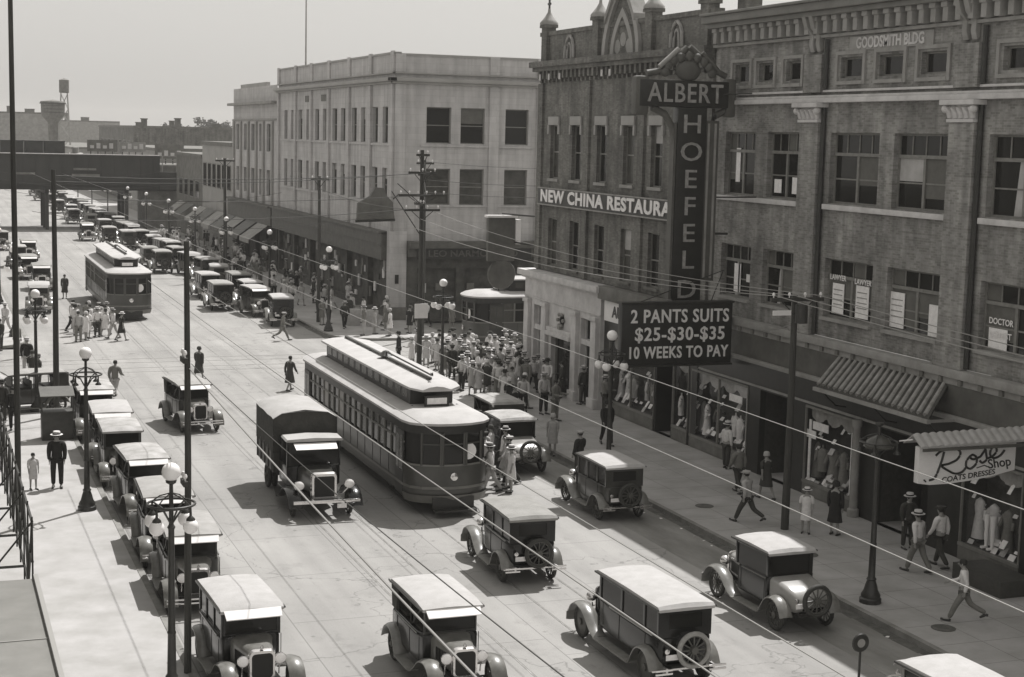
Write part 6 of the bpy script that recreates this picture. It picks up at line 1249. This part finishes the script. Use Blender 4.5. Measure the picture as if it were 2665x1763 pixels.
def clothes(pose, kind):
    T, L_, R_, A, B = skeleton(pose); out = {}
    if kind in ('jacket', 'shirt'):
        k = .028 if kind == 'jacket' else .016
        v = [T[0], T[1], T[2], T[3]]; e = [(0, 1), (1, 2), (2, 3)]; r_ = [(.135+k, .10+k), (.12+k, .09+k), (.145+k, .10+k), (.085+k*.4, .07)]
        if kind == 'jacket': v.append(T[0]-Vector((0, 0, .17))); e.append((0, 4)); r_.append((.15+k, .11+k))
        for G_ in (A, B):
            o = len(v); v += [G_[0], G_[1], G_[2]]; e += [(3, o), (o, o+1), (o+1, o+2)]; r_ += [.06+k, .045+k*.8, .034+k*.6]
        out['jacket' if kind == 'jacket' else 'shirt'] = skin_mesh(kind, v, e, r_)
    if kind in ('jacket', 'shirt'):
        v = [T[0]-Vector((0, 0, .02))]; e = []; r_ = [(.135, .11)]
        for G_ in (L_, R_):
            o = len(v); v += [G_[0]-Vector((0, 0, .05)), G_[1], G_[2]+Vector((0, 0, .01))]; e += [(0, o), (o, o+1), (o+1, o+2)]; r_ += [.10, .078, .062]
        out['trousers'] = skin_mesh('trousers', v, e, r_)
    if kind in ('dress', 'coat'):
        hem = .50 if kind == 'dress' else .42; sw = (L_[1].y+R_[1].y)/2; sp = abs(L_[1].y-R_[1].y)/2
        prof = [(hem, .19+(.03 if kind == 'coat' else 0), .15+sp*.9, sw), (.72, .18, .14+sp*.5, sw*.6), (.92, .17, .13, 0), (1.06, .145, .11, T[1].y), (1.3, .17, .12, T[2].y), (1.41, .15, .09, T[3].y), (1.45, .07, .06, T[3].y)]
        mb = MB(); dz = T[0].z-.94
        mb.loft([[(a*cos(t)*(1+.05*sin(6*t)*(z < .8)), c+b*sin(t), z+dz) for t in [2*pi*k/16 for k in range(16)]] for z, a, b, c in prof]); tmp = mb.build('dress', CLOTH['white'], None, smooth=60)
        for G_ in (A, B):
            pass
        me = tmp.data; bpy.data.objects.remove(tmp); out[kind] = me
        v = [T[3]]; e = []; r_ = [.07]
        for G_ in (A, B):
            o = len(v); n_ = 2 if kind == 'dress' else 3; v += list(G_[:n_]); e += [(0, o)]+[(o+i, o+i+1) for i in range(n_-1)]; r_ += [.066, .056, .048][:n_]
        out['sleeves'] = skin_mesh('sleeves', v, e, r_)
    for n_, G_ in (('shoe', L_), ('shoe2', R_)):
        mb = MB(); a, t_ = G_[2], G_[3]; mb.tube([G_[4]+Vector((0, 0, .0)), a+Vector((0, .02, -.035)), t_+Vector((0, .03, 0))], [.036, .046, .03], 8)
        tmp = mb.build('shoe', CLOTH['shoe'], None, smooth=60); out[n_] = tmp.data; bpy.data.objects.remove(tmp)
    hc = T[6]
    def small(mb_, nm_): t_ = mb_.build(nm_, CLOTH['hair'], None, smooth=50); d_ = t_.data; bpy.data.objects.remove(t_); return d_
    mb = MB(); mb.loft([[(a*cos(t), hc.y-.012+b*sin(t), hc.z+z) for t in [2*pi*k/12 for k in range(12)]] for a, b, z in ((.074, .074, -.07), (.083, .088, -.02), (.083, .09, .03), (.06, .066, .075), (.02, .02, .09))]); out['hair'] = small(mb, 'hair')
    mb = MB(); mb.lathe([(.17, .02), (.172, .032), (.10, .036), (.098, .125), (.09, .135), (.01, .136)], (0, hc.y, hc.z), 18); out['boater'] = small(mb, 'hat')
    mb = MB(); mb.lathe([(.165, .03), (.165, .015), (.10, .03), (.10, .09), (.085, .135), (.03, .125), (.01, .12)], (0, hc.y, hc.z), 18); out['fedora'] = small(mb, 'hat')
    mb = MB(); mb.lathe([(.112, -.045), (.105, 0), (.10, .06), (.07, .105), (.02, .12)], (0, hc.y-.005, hc.z), 16); out['cloche'] = small(mb, 'hat')
    mb = MB(); mb.lathe([(.10, .02), (.125, .06), (.115, .09), (.03, .10)], (0, hc.y-.01, hc.z), 16); mb.box(-.07, .07, hc.y+.07, hc.y+.15, hc.z+.02, hc.z+.035); out['cap'] = small(mb, 'hat')
    mb = MB(); mb.lathe([(.106, -.0), (.11, .012), (.108, .045), (.104, .05)], (0, hc.y, hc.z+.03), 18, cap=False); out['band'] = small(mb, 'hatband')
    return out
POSE = dict(stand=(.04, 0, -.04, .02, .05, .15, -.03, .2, .0, 0), walk=(.30, .08, -.26, .28, -.25, .25, .28, .35, .04, .01), walk2=(-.22, .35, .26, .02, .22, .35, -.22, .3, .04, .01), look=(.03, 0, .0, .02, .1, .25, .15, 1.3, -.05, .02),
            hold=(.02, 0, -.05, .05, .25, 1.4, .2, 1.35, .0, -.0), stride=(.42, .08, -.36, .7, -.32, .5, .3, .9, .07, .02))
PB = {}
def person(x, y, rz, h, wear, pose, c, label, group=None, hat=None, hatc='straw', z=0, legs='dark', hair=True):
    key = (pose, wear)
    if key not in PB: bmesh_, T = body_mesh(POSE[pose]); PB[key] = (bmesh_, clothes(POSE[pose], wear))
    bm_, cl = PB[key]; e = tag(empty('person', (x, y, z), rz), label, 'person', group); s_ = h/1.74; e.scale = (s_*1.17, s_*1.17, s_*1.03)
    def put(nm_, me, m):
        o = bpy.data.objects.new(nm_, me); COL.objects.link(o); o.parent = e
        if not me.materials: me.materials.append(m)
        o.material_slots[0].link = 'OBJECT'; o.material_slots[0].material = m; return o
    put('body', bm_, CLOTH['skin'])
    for k in ('jacket', 'shirt', 'dress', 'coat', 'sleeves'):
        if k in cl: put(k, cl[k], CLOTH[c])
    if 'trousers' in cl: put('trousers', cl['trousers'], CLOTH[legs])
    put('shoe', cl['shoe'], CLOTH['shoe']); put('shoe', cl['shoe2'], CLOTH['shoe'])
    if hair: put('hair', cl['hair'], CLOTH['hair'])
    if hat:
        ht = put('hat', cl[hat], CLOTH[hatc])
        if hat in ('boater', 'fedora'): b_ = put('hatband', cl['band'], CLOTH['black']); b_.parent = ht
    return e
SP = .14
# individually described people
person(26.0, 58.0, pi-.1, 1.78, 'jacket', 'walk', 'black', 'man in black suit walking towards the camera on the right pavement', None, 'fedora', 'black', SP, 'black')
person(28.9, 67.3, .4, 1.74, 'jacket', 'stand', 'dark', 'man in dark suit and pale boater beside the white stone pilaster', None, 'boater', 'straw', SP)
person(28.6, 69.3, 1.2, 1.70, 'jacket', 'look', 'dark', 'bareheaded man in dark suit by the stone doorway', None, None, 'straw', SP)
person(28.6, 52.6, -pi/2+.2, 1.72, 'shirt', 'stand', 'white', 'man in white shirt and dark trousers facing the dress shop window', None, 'boater', 'straw', SP)
person(25.15, 44.7, .5, 1.70, 'jacket', 'stride', 'light', 'person in pale coat and light cap striding along the right pavement', None, 'cap', 'light', SP, 'dark')
person(27.0, 48.7, .2, 1.70, 'jacket', 'walk2', 'grey', 'person in mid-grey jacket just behind the pale-coated walker', None, 'cap', 'dark', SP)
person(27.5, 47.6, .1, 1.62, 'dress', 'walk', 'dark', 'woman in dark dress with pale stockings near the shop entrance', None, 'cloche', 'light', SP)
person(26.35, 43.0, 2.6, 1.40, 'dress', 'stand', 'white', 'girl in white dress and sun hat beside the utility pole', None, 'boater', 'white', SP)
person(27.1, 42.5, -.9, 1.66, 'coat', 'stand', 'black', 'woman in black coat and white stockings looking into the shop', None, 'cloche', 'black', SP)
person(27.1, 38.0, .35, 1.76, 'shirt', 'walk', 'white', 'man in white shirt and boater reading while walking away at the Rose sign', None, 'boater', 'straw', SP, 'grey')
person(28.1, 38.3, .3, 1.78, 'shirt', 'walk2', 'white', 'man in white shirt, cap and dark trousers walking beside the reading man', None, 'cap', 'dark', SP)
person(25.45, 33.55, .9, 1.66, 'shirt', 'stride', 'white', 'bareheaded boy in white shirt striding past the nearest right lamp', None, None, 'straw', SP, 'grey')
person(28.4, 40.4, pi, 1.66, 'jacket', 'stand', 'dark', 'man in straw boater partly hidden behind the two white-shirted men', None, 'boater', 'straw', SP)
person(28.9, 64.8, -pi/2, 1.68, 'jacket', 'look', 'grey', 'man in pale hat looking into the dark shop window', None, 'boater', 'straw', SP)
person(22.6, 52.8, .5, 1.74, 'jacket', 'look', 'black', 'policeman-like man in dark jacket leaning by the kerb-side sedan', None, 'cap', 'light', 0)
person(20.35, 57.6, .2, 1.72, 'jacket', 'stand', 'dark', 'man in dark jacket standing between the streetcar and the sedans', None, 'fedora', 'dark', 0)
person(16.65, 75.0, -.9, 1.66, 'coat', 'walk', 'dark', 'woman in dark dress crossing alone behind the large streetcar', None, None, 'dark', 0)
person(20.3, 93.5, -1.9, 1.7, 'jacket', 'stride', 'grey', 'man in cap striding across the street past the parked cars', None, 'cap', 'light', 0, 'grey')
person(12.9, 79.0, -.6, 1.66, 'coat', 'walk2', 'dark', 'dark-clothed woman crossing beyond the lone touring car', None, 'cloche', 'dark', 0)
person(8.3, 74.7, -.5, 1.74, 'jacket', 'stride', 'grey', 'man walking away beyond the row of cars parked at left', None, None, 'dark', 0, 'light')
person(5.0, 76.2, 1.8, 1.70, 'jacket', 'stand', 'dark', 'man in dark suit at the left corner beside the tall pole', None, 'fedora', 'light', SP)
person(4.2, 55.5, pi-.1, 1.84, 'jacket', 'stand', 'black', 'tall man in dark suit and white boater on the left pavement', None, 'boater', 'white', SP, 'black')
person(3.4, 55.4, pi+.3, 1.22, 'dress', 'stand', 'cream', 'small girl in pale dress beside the tall suited man', None, None, 'dark', SP)
person(3.35, 66.5, 2.8, 1.74, 'jacket', 'stand', 'black', 'man in dark suit by the very tall pole at left', None, None, 'dark', SP, 'black')
person(3.0, 68.5, 2.8, 1.70, 'jacket', 'look', 'dark', 'second dark-suited man standing close behind at the left edge', None, 'fedora', 'dark', SP)
person(9.75, 119.5, 2.8, 1.70, 'coat', 'stand', 'dark', 'dark-clothed person standing alone left of the far streetcar', None, None, 'dark', 0)
person(25.5, 81.1, pi-.3, 1.66, 'dress', 'stand', 'cream', 'woman in long pale dress and white hat beside the crossarm pole', None, 'boater', 'white', 0)
person(24.3, 82.3, 1.2, 1.74, 'jacket', 'stand', 'black', 'man in dark suit waiting with a pale-dressed woman at the crossing', None, 'fedora', 'dark', 0, 'black')
person(24.75, 81.3, .6, 1.60, 'dress', 'hold', 'white', 'woman in white dress at the side of the dark-suited waiting man', None, 'cloche', 'cream', 0)
person(25.6, 75.0, pi, 1.80, 'jacket', 'stand', 'black', 'tall man in black suit and pale hat beside the corner lamp', None, 'boater', 'straw', SP, 'black')
person(16.42, 49.9, pi, 1.70, 'shirt', 'stand', 'white', 'motorman in white shirt behind the large streetcar windscreen', None, 'cap', 'dark', .62)
# crowds -------------------------------------------------------------------
def crowd(pts, where, group, face=0, spread=3.2, z=0, seed=1, white=.6, minh=1.56):
    rn = random.Random(seed)
    for (x, y) in pts:
        f = rn.random() < .42; lt = rn.random() < white
        if f: c = rn.choice(['white', 'cream', 'white', 'light']) if lt else rn.choice(['grey', 'dark', 'black']); hat = rn.choice(['cloche', 'boater', 'cloche', None]); wear = 'dress'; hc_ = rn.choice(['white', 'cream', 'light', 'dark']); h = rn.uniform(minh, 1.68)
        else: c = rn.choice(['white', 'white', 'cream']) if lt else rn.choice(['dark', 'grey', 'black', 'light']); wear = 'shirt' if lt else 'jacket'; hat = rn.choice(['boater', 'boater', 'cap', 'fedora', None]); hc_ = {'boater': 'straw', 'cap': rn.choice(['light', 'dark']), 'fedora': rn.choice(['dark', 'light']), None: 'dark'}[hat]; h = rn.uniform(1.66, 1.80)
        nmh = {'cloche': ' and cloche hat', 'boater': ' and boater', 'cap': ' and cap', 'fedora': ' and felt hat', None: ''}[hat]; cn = dict(white='white', cream='cream', light='light grey', grey='grey', dark='dark', black='black')[c]
        person(x, y, face+rn.uniform(-spread, spread), h, wear, rn.choice(['stand', 'look', 'hold', 'stand', 'walk', 'walk2']), c, ('woman in %s dress%s ' if f else ('man in %s shirt%s ' if lt else 'man in %s jacket%s ')) % (cn, nmh)+where, group, hat, hc_, z, rn.choice(['dark', 'grey', 'black', 'light']))
def scatter(n, x0, x1, y0, y1, d, seed, avoid=()):
    rn = random.Random(seed); P4 = []; t = 0
    while len(P4) < n and t < 4000:
        t += 1; p = (rn.uniform(x0, x1), rn.uniform(y0, y1))
        if all(math.hypot(p[0]-q[0], p[1]-q[1]) > d for q in P4) and all(math.hypot(p[0]-q[0], p[1]-q[1]) > .8 for q in avoid): P4.append(p)
    return P4
crowd(scatter(36, 24.6, 28.8, 69.5, 77.3, .52, 21, [(25.6, 75.0), (24.1, 74)]), 'in the right corner crowd', 'crowd at the right street corner', pi, 3.1, SP, 2, .62)
crowd(scatter(34, 25.6, 30.8, 77.9, 83.6, .62, 22, [(25.5, 81.1)]), 'in the side street crowd', 'crowd crossing at the side street', 0, 3.1, 0, 3, .7)
crowd(scatter(8, 24.0, 26.2, 63, 69.5, .9, 23), 'on the pavement past the corner lamp', 'walkers by the bank front', pi, 1.0, SP, 4, .4)
crowd([(18.9, 52.3), (19.5, 52.0), (19.0, 53.2), (19.9, 53.3), (18.8, 54.4), (19.5, 54.6), (20.0, 55.3), (18.9, 55.8), (19.6, 56.3), (19.0, 57.4), (18.8, 58.8), (19.2, 59.8), (23.3, 57.2), (19.4, 51.4), (18.7, 53.7), (20.2, 54.2), (19.9, 56.2), (19.3, 55.3), (18.7, 56.6), (19.8, 52.6), (20.3, 56.8), (19.5, 58.2), (18.7, 51.6)], 'boarding the large streetcar', 'people boarding the large streetcar', pi/2, .9, 0, 8, .92)
crowd(scatter(17, 8.3, 11.0, 94.2, 101.5, .62, 24), 'waiting by the far streetcar', 'people waiting by the far streetcar', -.4, 1.5, 0, 6, .75)
crowd([(24.8, 100.2), (26.0, 99.8), (27.2, 100.4), (25.5, 94.0), (26.3, 94.5), (27.5, 96.3), (28.2, 98.4), (24.2, 99.6), (25.2, 97.6), (26.7, 101.8), (28.6, 94.5), (27.0, 93.4), (29.3, 96.4), (30.6, 97.4), (31.8, 95.8), (28.8, 100.5)], 'on the far corner pavement', 'people on the far corner pavement', pi, 2.5, SP, 9, .55)
crowd(scatter(80, 24.3, 29.0, 103, 178, .9, 25), 'on the far right pavement', 'people on the far right pavement', pi, 2.5, SP, 10, .5)
crowd(scatter(6, 3.6, 5.2, 77, 100, 2.0, 26), 'at the far left corner', 'people at the far left corner', pi, 2.5, SP, 12, .6)

# ============================================================ unique labels
def scr(o):
    p = o.matrix_world.translation if o.type == 'EMPTY' else sum((o.matrix_world @ Vector(c) for c in o.bound_box), Vector())/8
    if o.type == 'EMPTY' and p.length < .001:
        ch = [c for c in o.children_recursive if c.type == 'MESH']; p = sum((ch[0].matrix_world @ Vector(c) for c in ch[0].bound_box), Vector())/8
    d = p-EYE; return d.dot(RT)/max(.1, d.dot(FW))
bpy.context.view_layer.update()
by = {}
for o in COL.objects:
    if o.parent is None and o.get('label') and o.get('kind') is None: by.setdefault(o['label'], []).append(o)
for lab, os_ in by.items():
    if len(os_) < 2: continue
    os_.sort(key=scr)
    for i, o in enumerate(os_): o['label'] = lab+', '+(OL[i] if i < len(OL) else 'number %d' % (i+1))+' from left'

# ---- the summer haze over the whole scene -----------------------------------
me = bpy.data.meshes.new('haze'); b_ = MB(); b_.box(-1200, 1900, -400, 2900, -1.2, 45); me.from_pydata(b_.v, [], b_.f); hz = bpy.data.objects.new('haze', me); COL.objects.link(hz); hz['kind'] = 'stuff'
hm_ = bpy.data.materials.new('haze_air'); hm_.use_nodes = True; n_ = hm_.node_tree; n_.nodes.clear(); o_ = n_.nodes.new('ShaderNodeOutputMaterial'); pv = n_.nodes.new('ShaderNodeVolumePrincipled')
pv.inputs['Color'].default_value = (.95, .93, .90, 1); pv.inputs['Density'].default_value = .0003; pv.inputs['Anisotropy'].default_value = .2; n_.links.new(pv.outputs[0], o_.inputs['Volume']); me.materials.append(hm_)
